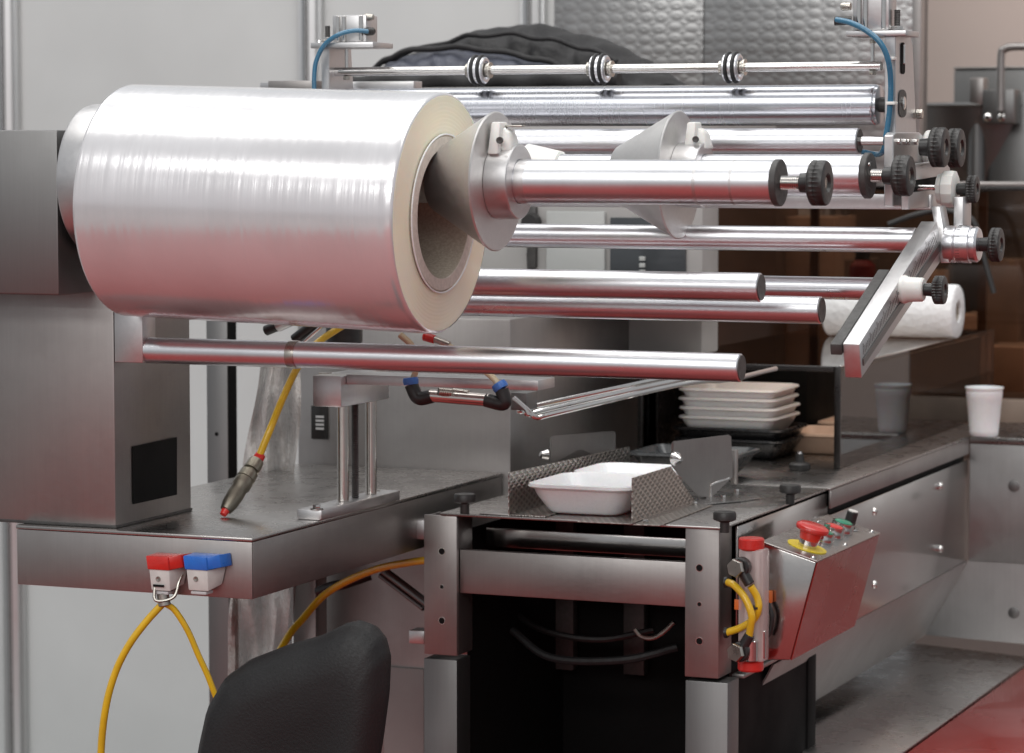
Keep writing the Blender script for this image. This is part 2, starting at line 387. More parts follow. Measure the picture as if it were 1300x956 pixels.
# =================================================================== FAR BRONZE ENCLOSURE with goods inside
Y2 = 2.45
e0, e1 = P(880, 300, Y=Y2).x, P(1420, 300, Y=Y2).x
ztop = P(1260, 236, Y=Y2).z
fe = thing('bronze_enclosure', 'large bronze tinted display enclosure with a black top rim behind the towel roll', 'enclosure', (e0, Y2, ZP))
MB().box(e0, e1, Y2, Y2+.006, ZP+.02, ztop, 0).out('front_pane', 'tinted', fe)
MB().box(e0, e1, Y2-.006, Y2+.012, ztop, ztop+.008, .001).out('top_rim', 'sheet', fe)
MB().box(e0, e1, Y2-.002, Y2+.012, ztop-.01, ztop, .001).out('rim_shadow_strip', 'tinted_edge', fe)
for px in (1030, 1243): 
    x = P(px, 300, Y=Y2+.02).x; MB().box(x, x+.018, Y2+.01, Y2+.02, ZP+.02, ztop-.012, .001).out('mullion', 'cardboard', fe)
MB().box(e0-.02, e1, Y2+.8, Y2+.82, .6, ztop, 0).out('back_board', 'cardboard', fe)
MB().box(e0-.02, e1, Y2-.02, Y2+.8, ZP-.05, ZP+.018, .001).out('deck', 'cardboard', fe)
# boxes and goods standing inside
goods = [(905, 985, 262, 330, 'cardboard', 'carton', 'dark brown carton on the left inside the bronze enclosure'),
         (985, 1060, 275, 345, 'wood', 'carton', 'tan carton behind the long thin bar inside the bronze enclosure'),
         (1068, 1090, 330, 400, 'cardboard', 'carton', 'narrow brown carton beside the red canister in the enclosure'),
         (1120, 1180, 345, 420, 'wood', 'carton', 'low tan carton behind the slanted arm in the enclosure'),
         (1212, 1240, 400, 470, 'wood', 'carton', 'small pale brown carton right of the towel roll'),
         (1252, 1292, 330, 395, 'cardboard', 'carton', 'brown carton at the far right inside the enclosure'),
         (1248, 1300, 440, 510, 'wood', 'carton', 'pale carton low at the right picture edge behind the cup')]
for i, (x0, x1, y0, y1, mt, nm, lb) in enumerate(goods):
    yy = Y2+.18+.07*(i % 3); A_, B_ = P(x0, y0, Y=yy), P(x1, y1, Y=yy)
    g = thing(nm, lb, 'carton', (A_.x, yy, ZP+.018), 'cartons inside the bronze enclosure')
    MB().box(A_.x, B_.x, yy, yy+.16, ZP+.018, A_.z, .002).out('box_body', mt, g)
    MB().box(A_.x, B_.x, yy+.066, yy+.094, A_.z, A_.z+.0012, 0).out('packing_tape', 'core', g)
A_ = P(1095, 330, Y=Y2+.2)
cn = thing('canister', 'dark red canister standing inside the bronze enclosure beside the slanted arm', 'canister', (A_.x, A_.y, ZP+.018))
MB().lathe((A_.x, A_.y, ZP+.018), VZ, [(0, 0), (0, .026), (.004, .028), (A_.z-ZP-.03, .028), (A_.z-ZP-.018, .016)], 32).out('body', 'red_gloss', cn)
MB().lathe((A_.x, A_.y, A_.z), VZ, [(0, 0), (0, .016), (.018, .015), (.02, 0)], 24).out('lid', 'black', cn)
cb = MB().tube([P(1128, 285, Y=2.3), P(1165, 272, Y=2.3), P(1200, 267, Y=2.3), P(1235, 280, Y=2.3), P(1250, 330, Y=2.3), P(1262, 372, Y=2.3)], .0055).out('cable', 'black')
tag(cb, 'thin dark green-black cable arching behind the dial and down the enclosure', 'cable')

# =================================================================== MIXER far right
Y3 = 2.9
def X3(px): return P(px, 150, Y=Y3).x
def Z3(py, px=1240): return P(px, py, Y=Y3).z
mx = thing('mixing_machine', 'grey steel mixing machine with a round bowl in the top right corner', 'mixer', (X3(1240), Y3, 1.1))
bc = X3(1235)
MB().lathe((bc, Y3+.05, Z3(232)), VZ, [(0, 0), (0, .10), (.06, .12), (Z3(170)-Z3(232), .135), (Z3(137)-Z3(232), .15), (Z3(134)-Z3(232), .156), (Z3(131)-Z3(232), .15), (Z3(131)-Z3(232), .145), (.08, .11), (.08, 0)], 64).out('bowl', 'sheet_dark', mx)
MB().box(X3(1178), X3(1330), Y3+.22, Y3+.4, .8, Z3(84), .006).out('back_panel', 'sheet_dark', mx)
MB().box(X3(1178), X3(1330), Y3+.216, Y3+.404, Z3(84), Z3(81), .002).out('top_edge', 'sheet', mx)
MB().box(X3(1244), X3(1262), Y3-.10, Y3-.05, Z3(135), Z3(100), .004).out('latch_block', 'sheet', mx)
MB().box(X3(1264), X3(1304), Y3-.12, Y3-.06, Z3(158), Z3(115), .004).out('bracket', 'sheet_dark', mx)
for px in (1271, 1288): screw(mx, (X3(px), Y3-.12, Z3(150)), -VY, .009, 'chrome')
MB().tube([(X3(1288), Y3-.13, Z3(142)), (X3(1288), Y3-.13, Z3(75)), (X3(1292), Y3-.13, Z3(66)), (X3(1302), Y3-.13, Z3(63)), (X3(1330), Y3-.13, Z3(63))], .008, 14).out('lift_handle', 'sheet', mx)
MB().cyl((X3(1250), Y3-.07, 1.12), (X3(1250), Y3-.07, Z3(132)), .018, 24).out('drive_column', 'sheet_dark', mx)
MB().box(X3(1262), X3(1330), Y3-.05, Y3+.2, .9, Z3(118), .004).out('motor_housing', 'sheet_dark', mx)

# =================================================================== PALE CONTROL CABINET behind the rollers
Y4 = 1.35
def Q4(px, py): return P(px, py, Y=Y4)
x0, x1 = Q4(420, 110).x, Q4(893, 110).x
zt = Q4(600, 111).z
cc = thing('control_cabinet', 'pale grey painted control cabinet half hidden behind the rollers, jacket on its top', 'cabinet', (x0, Y4, ZP))
hzq = P(1068, 466, X=.145).z
MB().box(x0, x1-.03, Y4+.09, Y4+.5, Q4(700, 236).z, zt-.0005, .003).out('deep_top', 'pale_body', cc)
MB().box(x0, x1, Y4, Y4+.085, hzq+.006, zt, .004).out('housing', 'pale_body', cc)
MB().box(Q4(776, 282).x, Q4(872, 282).x, Y4-.006, Y4-.001, Q4(776, 402).z, Q4(776, 276).z, .001).out('display_window', 'screen', cc)
for i in range(1):
    for j in range(4):
        q = Q4(818+12*i, 328+8.5*j); MB().box(q.x-.005, q.x+.005, Y4-.012, Y4-.0065, q.z-.0036, q.z+.0036, .0006).out('key', 'grey_body', cc)
MB().box(Q4(696, 282).x, Q4(770, 282).x, Y4-.010, Y4-.001, Q4(700, 396).z, Q4(700, 268).z, .002).out('cover_plate', 'grey_body', cc)
MB().box(Q4(672, 280).x, Q4(683, 280).x, Y4-.012, Y4-.001, Q4(672, 340).z, Q4(672, 262).z, .001).out('hinge_strip', 'cap_dark', cc)
q = Q4(680, 282); MB().lathe((q.x, Y4-.012, q.z), -VY, [(0, 0), (0, .016), (.02, .014), (.02, 0)], 24).out('lock', 'black', cc)
MB().hexa([Q4(675, 400), Q4(692, 400), Q4(692, 400)+VY*.0008, Q4(675, 400)+VY*.0008, Q4(668, 322), Q4(676, 322), Q4(676, 322)+VY*.0008, Q4(668, 322)+VY*.0008], 0).out('strap', 'black', cc)

# ---- jacket lying on the cabinet
JY = Y4+.12
base = P(628, 112, Y=JY); jz = zt
jl, jr = P(458, 100, Y=JY).x, P(800, 100, Y=JY).x
jk = thing('jacket', 'black folded jacket with slate blue lining lying on the cabinet top behind the rod', 'jacket', ((jl+jr)/2, JY, jz))
ms = scl(P(620, 100, Y=JY))
def prof_at(tab, px):
    for (a0_, h0_), (a1_, h1_) in zip(tab, tab[1:]):
        if px <= a1_:
            t = (px-a0_)/(a1_-a0_); t = max(0, min(1, t)); t = t*t*(3-2*t)*.5+t*.5; return (h0_+(h1_-h0_)*t)*ms*1.13
    return tab[-1][1]*ms
def mound(tab, px0, px1, y0_, depth, fr_, seed, wr):
    rnd = random.Random(seed); ph = [rnd.uniform(0, 6.28) for _ in range(8)]
    def fn(u, v):
        px = px0+(px1-px0)*u; h = prof_at(tab, px); x = P(px, 95, Y=JY).x
        an = math.pi*v; fx_ = math.sin(an)**.55; cy_ = -math.cos(an)
        wv = math.sin(26*u+ph[0]+5*v)*.5+math.sin(47*u-11*v+ph[1])*.3+math.sin(83*u+17*v+ph[2])*.2
        z = jz+.001+max(.002, h)*fx_+wr*wv*math.sin(an)*.45
        y = y0_+depth/2+depth/2*cy_*(1+.05*wv)-wr*wv*.8*(1-v)
        return (x, y, max(jz+.0008, z))
    return fn
outer = [(455, 16), (480, 34), (520, 52), (560, 64), (590, 73), (640, 75), (690, 66), (740, 51), (772, 36), (800, 14), (812, 3)]
inner = [(466, 10), (490, 32), (520, 42), (560, 46), (600, 45), (650, 38), (700, 28), (730, 14)]
MB().grid(mound(outer, 455, 812, JY+.02, .26, 0, 5, .010), 150, 44).out('outer_shell', 'fabric', jk, 80)
MB().grid(mound(inner, 466, 730, JY-.035, .20, 0, 9, .006), 110, 36).out('lining', 'lining', jk, 80)
for k, (tab, yo, rr_) in enumerate(((inner, -.012, .0055), ([(a_, h_*.80+4) for a_, h_ in outer], .022, .0045))):
    pts_ = []
    for px in range(478, 728 if k == 0 else 790, 12):
        pts_.append((P(px, 95, Y=JY).x, JY+yo+.004*math.sin(px*.07), jz+prof_at(tab, px)*(.97 if k == 0 else .93)+.0035+.002*math.sin(px*.11)))
    MB().tube(pts_, rr_, 10, 4).out('piped_seam', 'fabric', jk, 80)
pts_ = [(P(px, 95, Y=JY).x, JY-.052+.006*math.sin(px*.05), jz+.013+.003*math.sin(px*.09)) for px in range(462, 806, 14)]
MB().tube(pts_, .0125, 12, 4).out('rolled_hem', 'fabric', jk, 80)

# =================================================================== STEEL CABINET behind the table
Yc = .83
cx0, cx1 = P(378, 560, Y=Yc).x, P(648, 560, Y=Yc).x
cd_ = P(812, 560, X=cx1).y
zc = P(600, 404, Y=Yc).z
cab = thing('machine_cabinet', 'brushed stainless machine cabinet rising behind the work table, black rating plate on it', 'cabinet', (cx0, Yc, 0))
MB().box(cx0, cx1, Yc, cd_, FL, zc, .003).out('housing', 'sheet', cab)
MB().hexa([(cx0+.01, Yc+.03, zc+.0005), (P(905, 450, Y=cd_-.1).x, Yc+.25, zc+.0005), (P(905, 450, Y=cd_-.1).x, cd_, zc+.0005), (cx0+.01, cd_, zc+.0005),
           (cx0+.01, Yc+.04, zc+.012), (P(905, 450, Y=cd_-.1).x, Yc+.26, zc+.012), (P(905, 450, Y=cd_-.1).x, cd_, zc+.03), (cx0+.01, cd_, zc+.03)], .002).out('top_cover', 'sheet', cab)
pl = MB().box(P(396, 540, Y=Yc).x, P(416, 540, Y=Yc).x, Yc-.003, Yc-.0003, P(400, 557, Y=Yc).z, P(400, 515, Y=Yc).z, .0005).out('rating_plate', 'black', cab)
for k in range(4):
    z = P(400, 530+5*k, Y=Yc).z; xx = P(400, 530, Y=Yc).x; MB().box(xx+.003, xx+.017, Yc-.0042, Yc-.0032, z, z+.0035, 0).out('printed_line', 'foil', pl)
MB().box(P(489, 850, Y=Yc).x, P(540, 850, Y=Yc).x, Yc-.006, Yc-.001, P(500, 960, Y=Yc).z, P(500, 846, Y=Yc).z, .001).out('lower_plate', 'pale_body', cab)

# =================================================================== WORK TABLE
tx0, tx1, ty0, ty1 = -.612, -.264, 0.0, .822
tb = thing('work_table', 'stainless work table with deep folded edge under the film pillar', 'table', (-.44, .4, 0))
zb = P(325, 760, X=tx1).z
MB().box(tx0, tx1, ty0, ty1, ZT-.005, ZT, .0012).out('top', 'sheet_top', tb)
MB().box(tx0+.001, tx1-.001, ty0+.001, ty0+.005, zb, ZT-.0055, .001).out('front_apron', 'sheet', tb)
MB().box(tx1-.005, tx1-.001, ty0+.0055, ty1-.001, zb, ZT-.0055, .001).out('side_apron', 'sheet', tb)
MB().box(tx0+.001, tx0+.005, ty0+.0055, ty1-.001, zb, ZT-.0055, .001).out('side_apron', 'sheet', tb)
MB().box(tx0+.006, tx1-.006, ty0+.006, ty1-.002, zb+.004, zb+.006, 0).out('under_shelf', 'sheet_dark', tb)
for xx in (tx0+.02, tx1-.06):
    MB().box(xx, xx+.04, ty1-.06, ty1-.02, FL, zb+.003, .002).out('leg', 'sheet', tb)
# steel upright post behind the table
pY = .92
pa, pb = P(262, 500, Y=pY), P(289, 500, Y=pY)
pst = thing('steel_post', 'square stainless post standing behind the table beside the pillar', 'post', (pa.x, pY, 0))
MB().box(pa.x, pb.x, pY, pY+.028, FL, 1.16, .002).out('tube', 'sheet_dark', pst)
MB().box(pb.x+.0005, pb.x+.0018, pY+.002, pY+.028, FL, 1.16, 0).out('black_side_strip', 'void', pst)  # black strip along the post's right side
for yy in (551,):
    q = P(275, yy, Y=pY); MB().lathe(q+VY*.001, -VY, [(0, 0), (0, .0032), (.0018, .0032), (.0018, 0)], 16).out('hole_plug', 'void', pst)

# =================================================================== FILM STAND : pillar, head block, spindle, guide bars
fx = -.472
fs = thing('film_stand', 'grey steel pillar with a square head block carrying the film spindle and free guide bars', 'film stand', (fx-.1, .12, ZT))
MB().box(-.70, fx, .018, .222, ZT+.0005, 1.20, .003).out('pillar', 'sheet_dark' if False else 'sheet', fs)
MB().box(-.70, fx+.0008, .0172, .2228, ZT+.0003, ZT+.004, .0005).out('base_seam', 'cap_dark', fs)
q = [P(167, 567, X=fx), P(223, 555, X=fx), P(223, 628, X=fx), P(168, 640, X=fx)]
MB().prism([v_+VX*.0008 for v_ in q], (.0014, 0, 0), 0).out('black_cover', 'void', fs)
bxr = -.497; byf = -.075
zt_, zb_ = P(75, 165, Y=byf).z, P(75, 375, Y=byf).z
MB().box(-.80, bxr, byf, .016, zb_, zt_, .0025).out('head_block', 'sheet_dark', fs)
AZ = P(985, 232, Y=0).z           # spindle axis height
XS1 = P(985, 232, Y=0).x; XD_ = P(631, 231, Y=0).x
zL = P(300, 227, Y=0).z
AX0, AX1 = Vector((-.50, 0, AZ+.000)), Vector((XS1, 0, AZ))
sp = MB().cyl((-.51, 0, AZ), (XS1, 0, AZ), .0266, 72, .0012).out('spindle', 'alu_bar', fs)
MB().lathe((XS1-.001, 0, AZ), VX, [(0, 0), (0, .0262), (.0012, .0275), (.0072, .0275), (.008, .0265), (.008, 0)], 56).out('end_disc', 'cap_dark', sp)
def threaded(p, L, r, n):
    pr = [(0, 0)]
    for i in range(n): pr += [(L*(i+.1)/n, r*.84), (L*(i+.55)/n, r)]
    return pr+[(L, r*.84), (L, 0)]
MB().lathe((XS1+.006, 0, AZ), VX, threaded(0, .034, .0085, 14), 24).out('threaded_stud', 'chrome', sp)
knob_wheel(fs, (XS1+.042, 0, AZ), .0265, .021, stem=.012, stemr=.42)
for (x_, w_) in ((-.0, .012), (.225, .004), (.27, .003)): MB().lathe((XD_+.032+x_, 0, AZ), VX, [(0, .0260), (0, .02675), (w_, .02675), (w_, .0260), (0, .0260)], 56).out('worn_band', 'worn', sp)
# left cone and flange
FLN = P(167, 254, Y=0).x+.487-.004
lf = MB().lathe((-.487, 0, AZ), VX, [(0, .0268), (0, .093), (.001, .0955), (.004, .0965), (FLN-.002, .0965), (FLN, .095), (FLN, .070), (FLN+.05, .042), (FLN+.05, .0268), (0, .0268)], 96).out('flange_cone', 'alu', fs)
# right cone (disc towards viewer's right)
def cone(parent, xd, y, z, R_, rin, L, hubr, hubL, mat='alu_cone'):
    c = MB().lathe((xd-L, y, z), VX, [(0, rin), (0, rin+.0075), (.002, rin+.010), (L-.003, R_-.001), (L-.0015, R_), (L, R_-.0015), (L, hubr*.7), (L+.001, rin), (0, rin)], 96).out('centring_cone', mat, parent, 30)
    MB().lathe((xd+.0005, y, z), VX, [(0, rin), (0, hubr-.0005), (.0012, hubr), (hubL-.0012, hubr), (hubL, hubr-.0012), (hubL, rin+.0005), (0, rin)], 64).out('hub', 'alu', c)
    return c
XD = P(631, 231, Y=0).x
cn1 = cone(fs, XD, 0, AZ, .0845, .0268, .082, .0455, .030)
hy = P(648, 180, Y=-.01)
def clamp(parent, x, y, z, hub, flip=1):
    c = MB().hexa([(x, y-.022, z+hub*.72), (x+.014, y-.022, z+hub*.72), (x+.014, y+.020, z+hub*.72), (x, y+.020, z+hub*.72),
               (x+.002, y-.014, z+hub+.026), (x+.014, y-.014, z+hub+.026), (x+.014, y+.010, z+hub+.026), (x+.002, y+.010, z+hub+.026)], .0025).out('clamp_block', 'nylon', parent)
    MB().hexa([(x+.013, y-.014, z+hub*.80), (x+.028, y-.012, z+hub*.80), (x+.028, y+.022, z+hub*.80), (x+.013, y+.024, z+hub*.80),
               (x+.013, y-.008, z+hub+.020), (x+.023, y-.006, z+hub+.014), (x+.023, y+.014, z+hub+.014), (x+.013, y+.016, z+hub+.020)], .004).out('clamp_lug', 'nylon', c)
    MB().lathe((x+.0165, y-.0205, z+hub+.004), (.15, -1, 0), [(0, 0), (0, .0042), (.004, .004), (.004, .0022), (.003, 0)], 20).out('socket_screw', 'cap_dark', c)
    return c
ck = clamp(cn1, XD+.002, -.014, AZ, .0455)
q = P(634, 166, Y=-.012); MB().box(q.x, q.x+.010, q.y-.004, q.y+.004, q.z-.005, q.z+.004, .001).out('latch_tab', 'chrome', ck)
q2 = P(647, 158, Y=-.012); MB().box(q.x+.004, q.x+.030, q.y-.002, q.y+.010, q.z+.0045, q.z+.0068, .0008).out('latch_lever', 'nickel', ck)
def scuffs(parent, xs, y, z, r_, px_r=.0002):
    for (x, w_) in xs:
        MB().lathe((x, y, z), VX, [(0, r_-.001), (0, r_+px_r), (w_, r_+px_r), (w_, r_-.001), (0, r_-.001)], 56).out('worn_band', 'worn', parent)
# free guide bars
def bar(parent, x, y, yy, Yp, dia_px, xl, **k):
    e = P(x, y, Y=Yp); r = dia_px/2*scl(e)
    return rod(parent, (xl, Yp, e.z), (e.x, Yp, e.z), r, **k)
br0 = P(187, 430, Y=.03)
bra = MB().box(fx+.001, br0.x, .0175, .052, P(187, 461, Y=.0175).z, P(187, 385, Y=.0175).z, .001).out('bar_bracket', 'alu', fs)
ba = bar(fs, 941, 467, 0, .035, 36, br0.x-.004)
q = P(372, 448, Y=.035); MB().lathe((q.x-.004, .035, P(941, 467, Y=.035).z), VX, [(0, .01), (0, .0178), (.003, .01805), (.009, .01805), (.012, .0178), (.012, .01), (0, .01)], 48).out('marker_tape', 'nickel', ba, label='worn dark band of tape round the bar')
bar(fs, 966, 365, 0, .20, 37, -.49)
bar(fs, 1043, 394, 0, .27, 35, -.49)

# =================================================================== FILM ROLL
tilt = -.030
RR = .1475
ce = P(562, 271, Y=0); 
fr = thing('film_roll', 'large silvery roll of clear stretch film on a thick cardboard core, hanging on the cones', 'film roll', (ce.x, ce.y, ce.z))
d = Vector((math.cos(tilt), 0, math.sin(tilt)))
xl = P(167, 254, Y=0).x; LR = (ce.x-xl)/math.cos(tilt)
p0 = ce-d*LR
ridges = [(0, .0905), (0, RR-.003), (.0015, RR-.001), (.004, RR)]
rn = random.Random(4)
nR = 150
for i in range(nR): ridges.append((.006+(LR-.012)*i/nR, RR+.00010*rn.uniform(-1, 1)))
ridges += [(LR-.004, RR-.0005), (LR-.0015, RR-.002), (LR-.0008, RR-.004)]
fm = MB().lathe(p0, d, ridges, 160).out('film', 'film', fr, 60)
fm['label'] = 'silvery wound film with fine ridges'
ff = [(LR-.0012, RR-.0035)]
for i in range(1, 30):
    r_ = RR-.0035-(RR-.0035-.0965)*i/30; ff.append((LR-.0006+.00014*math.sin(i*2.1), r_))
ff += [(LR-.0006, .0965), (LR-.004, .0955)]
MB().lathe(p0, d, ff, 128).out('film_end_face', 'film_face', fr, 60)
MB().lathe(p0, d, [(.001, .078), (.001, .0955), (LR+.0005, .0955), (LR+.0015, .0945), (LR+.0015, .0790), (LR-.001, .078), (.001, .078)], 96).out('cardboard_core', 'core', fr)
MB().lathe(p0+d*(LR+.0016), d, [(0, .0795), (.0008, .080), (.0008, .0935), (0, .094)], 96).out('core_rim', 'core_edge', fr)
MB().lathe(p0+d*(LR+.0018), d, [(0, .0955), (.0012, .0958), (.0012, .0972), (0, .0975)], 96).out('inner_wrap_edge', 'foam_white', fr)

# =================================================================== FILM FEED UNIT
UY = .42
ux = P(1123, 150, Y=UY).x; ux1 = P(1137, 150, Y=UY).x
fu = thing('film_feed_unit', 'aluminium film feed frame with rollers between two uprights, black hand wheels on its right side', 'film feeder', (ux, UY, 1.0))
def UP_(px, py): return P(px, py, X=ux1)
# right upright (tapered plate)
up = MB().prism([UP_(1137, 46), UP_(1155, 42), UP_(1159, 60), UP_(1167, 250), UP_(1137, 262)], (-(ux1-ux), 0, 0), .001).out('upright', 'alu', fu)
def slot(pxc, y0, y1, hw):
    pts = []
    for k in range(9):
        an = math.pi*k/8; pts.append(UP_(pxc+hw*math.cos(an), y0-hw*math.sin(an)*1.8))
    for k in range(9):
        an = math.pi*k/8; pts.append(UP_(pxc-hw*math.cos(an), y1+hw*math.sin(an)*1.8))
    return pts
MB().prism([v_+VX*.0006 for v_ in slot(1145.5, 58, 90, 2.3)], (.0008, 0, 0), 0).out('slot', 'void', up)
MB().prism([v_+VX*.0006 for v_ in slot(1145, 122, 141, 4.6)], (.0008, 0, 0), 0).out('slot', 'cap_dark', up)
q = UP_(1145, 131); MB().lathe(q+VX*.0015, VX, [(0, 0), (0, .0085), (.002, .0085), (.003, .006), (.003, 0)], 28).out('bearing_face', 'chrome', up)
q = UP_(1146, 70); MB().lathe(q+VX*.0015+VZ*-.012, VZ, threaded(0, .026, .0022, 9), 12).out('adjusting_screw', 'chrome', up)
q = UP_(1163, 145); MB().hexnut(q+VX*.001, VX, .0065, .008).out('nut', 'nickel', up)
# top plate and air cylinder
a0, a1 = P(1074, 45, Y=UY-.01), P(1137, 45, Y=UY-.01)
MB().box(a0.x, a1.x+.014, UY-.012, UY+.055, P(1100, 46, Y=UY-.01).z, P(1100, 39, Y=UY-.01).z, .001).out('cylinder_plate', 'alu', fu)
def cylinder(parent, xa, xb, z0, z1):
    c = MB().box(xa, xb, UY+.002, UY+.040, z0, z1, .002).out('air_cylinder', 'alu', parent)
    for k in (.18, .36, .86):
        xx = xa+(xb-xa)*k; MB().cyl((xx, UY+.001, z0+.001), (xx, UY+.001, z1-.001), .0032, 16).out('body_rib', 'chrome', c)
    return c
zz0 = P(1100, 38.5, Y=UY).z
cy = cylinder(fu, P(1082, 20, Y=UY).x, P(1128, 20, Y=UY).x, zz0, zz0+.075)
q = P(1080, 8, Y=UY+.015); MB().lathe(q, -VX, [(0, 0), (0, .005), (.010, .0055), (.013, .004), (.013, 0)], 20).out('muffler', 'nickel', cy)
q = P(1081, 26, Y=UY); MB().lathe(q, (-1, -.2, 0), [(0, 0), (0, .0055), (.012, .006), (.022, .0065), (.022, .003)], 24).out('hose_elbow', 'black', cy)
q = P(1139, 38, Y=UY+.02); nt_ = MB().hexnut((q.x, q.y, q.z), VZ, .0085, .005).out('nut', 'chrome', fu)
MB().lathe((q.x, q.y, q.z), VZ, threaded(0, .026, .0042, 12), 16).out('threaded_stud', 'cap_dark', nt_)
MB().lathe((q.x, q.y, q.z), VZ, [(0, 0), (0, .010), (.0015, .010), (.0015, 0)], 24).out('washer', 'chrome', nt_)
# thin upper rod with rings
zr = P(1120, 83.5, Y=UY+.02); zl_ = P(421, 92, Y=UY+.02)
rod(fu, (zl_.x, UY+.02, zr.z), (zr.x, UY+.02, zr.z), .0062, 'chrome', 'pressure_rod', False)
for px in (1108, 440):
    q = P(px, 60, Y=UY+.02); o_ = MB().cyl((q.x, q.y-.000, zr.z+.005), (q.x, q.y, P(px, 47, Y=UY+.02).z), .0026, 14).out('lift_pin', 'chrome', fu)
    MB().hexnut((q.x, q.y, P(px, 55, Y=UY+.02).z), VZ, .0048, .005).out('nut', 'nickel', o_)
    MB().hexnut((q.x, q.y, zr.z-.0115), VZ, .0052, .005).out('nut', 'nickel', o_)
for px in (608, 762, 930):
    q = P(px, 90, Y=UY+.02); x = q.x-.011
    wl_ = MB().lathe((x, UY+.02, zr.z), VX, [(0, .006), (0, .0165), (.0015, .0182), (.0205, .0182), (.022, .0165), (.022, .013), (.019, .0125), (.019, .006), (0, .006)], 48).out('pressure_wheel', 'alu_bar', fu)
    for k in (.0062, .0158):
        MB().lathe((x+k, UY+.02, zr.z), VX, [(-.0026, .0175), (-.0024, .0198), (-.0012, .0212), (.0012, .0212), (.0024, .0198), (.0026, .0175), (-.0026, .0175)], 48).out('rubber_ring', 'rubber', wl_)
    MB().lathe((x+.0195, UY+.02, zr.z), VX, [(0, .0062), (0, .0095), (.006, .0095), (.007, .011), (.0095, .011), (.0095, .0062), (0, .0062)], 24).out('collar', 'nickel', wl_)
    MB().lathe((x-.0065, UY+.02, zr.z), VX, [(0, .0062), (0, .0095), (.0062, .0105), (.0062, .0062), (0, .0062)], 24).out('collar', 'nickel', wl_)
# big nip roller
e = P(1119, 133, Y=UY+.045); rn_ = 26.0*scl(e)
xl_ = P(400, 140, Y=UY+.045).x
nr = MB().lathe((xl_, e.y, e.z), VX, [(0, 0), (0, rn_-.002), (.002, rn_)]+[(.01+(e.x-xl_-.02)*i/60, rn_+.00003*rn.uniform(-1, 1)) for i in range(61)]+[(e.x-xl_-.006, rn_), (e.x-xl_-.005, rn_-.0012), (e.x-xl_-.002, rn_-.0012), (e.x-xl_-.001, rn_-.003), (e.x-xl_-.001, 0)], 96).out('nip_roller', 'alu_turned', fu, 50)
MB().cyl((e.x-.002, e.y, e.z), (ux, e.y, e.z), .010, 24).out('journal', 'cap_dark', nr)
# small roller with bright axle
e = P(1091, 179, Y=UY-.01); r1 = 16.5*scl(e)
r1o = rod(fu, (xl_, e.y, e.z), (e.x, e.y, e.z), r1, 'alu_bar', 'idler_roller', True, 'black')
MB().cyl((e.x, e.y, e.z), (ux+.003, e.y, e.z), .0062, 28).out('axle', 'chrome', r1o)
# second spindle, cone and hand wheel
S2 = .29
e = P(1098, 223, Y=S2)
sp2 = MB().cyl((-.34, S2, e.z), (e.x, S2, e.z), .0265, 72, .0012).out('second_spindle', 'alu_bar', fu)
MB().lathe((e.x, S2, e.z), VX, [(0, 0), (0, .0278), (.001, .0288), (.007, .0288), (.008, .0278), (.008, .018), (.0088, .017), (.0088, 0)], 56).out('end_disc', 'cap_dark', sp2)
MB().lathe((e.x+.005, S2, e.z), VX, threaded(0, .026, .0085, 12), 24).out('threaded_stud', 'chrome', sp2)
q = (e.x+.0085, S2-.012, e.z+.014); screw(sp2, q, VX, .0025, 'chrome')
knob_wheel(fu, (e.x+.038, S2, e.z), .0255, .022, stem=.013, stemr=.42)
XD2 = P(863, 222, Y=S2).x
cn2 = cone(fu, XD2, S2, e.z, .0825, .0267, .085, .0415, .034)
clamp(cn2, XD2+.010, S2+.006, e.z, .0415)
MB().lathe((P(672, 205, Y=S2).x, S2, e.z), VX, [(0, .0267), (0, .040), (.045, .0305), (.047, .0267), (0, .0267)], 64).out('white_adapter', 'nylon', sp2)
# cross rail under the spindles
zr0, zr1 = P(1180, 266, Y=UY+.01).z, P(1180, 247, Y=UY+.01).z
MB().box(P(640, 255, Y=UY).x, P(1183, 255, Y=UY).x, UY-.002, UY+.03, zr0, zr1, .001).out('cross_rail', 'alu', fu)
# front bearing plate with screws
bxp = P(1131, 190, Y=.36).x
def BP(px, py): return P(px, py, X=bxp+.012)
bp = MB().prism([BP(1134, 262), BP(1134, 172), BP(1137, 168), BP(1168, 168), BP(1172, 172), BP(1172, 205), BP(1184, 209), BP(1184, 222), BP(1166, 232), BP(1166, 262)], (-.012, 0, 0), .0012).out('bearing_plate', 'alu', fu)
for px in (1139, 1147, 1151, 1161):
    q = BP(px, 180); MB().lathe(q, VX, [(0, 0), (0, .0042), (.004, .004), (.004, .002), (.002, 0)], 18).out('cap_screw', 'chrome', bp)
q = BP(1176, 190)
MB().lathe((q.x, q.y, q.z), VX, [(0, 0), (0, .024), (.002, .0255), (.006, .0255), (.008, .024), (.008, 0)], 48).out('nylon_disc', 'nylon', fu)
q = P(1186, 187, Y=.40); knob_wheel(fu, (q.x-.004, q.y, q.z), .0255, .020, stem=.014, stemr=.42)
q = P(1208, 188, Y=.47); knob_wheel(fu, (q.x-.004, q.y, q.z), .0255, .018, stem=.010, stemr=.42)
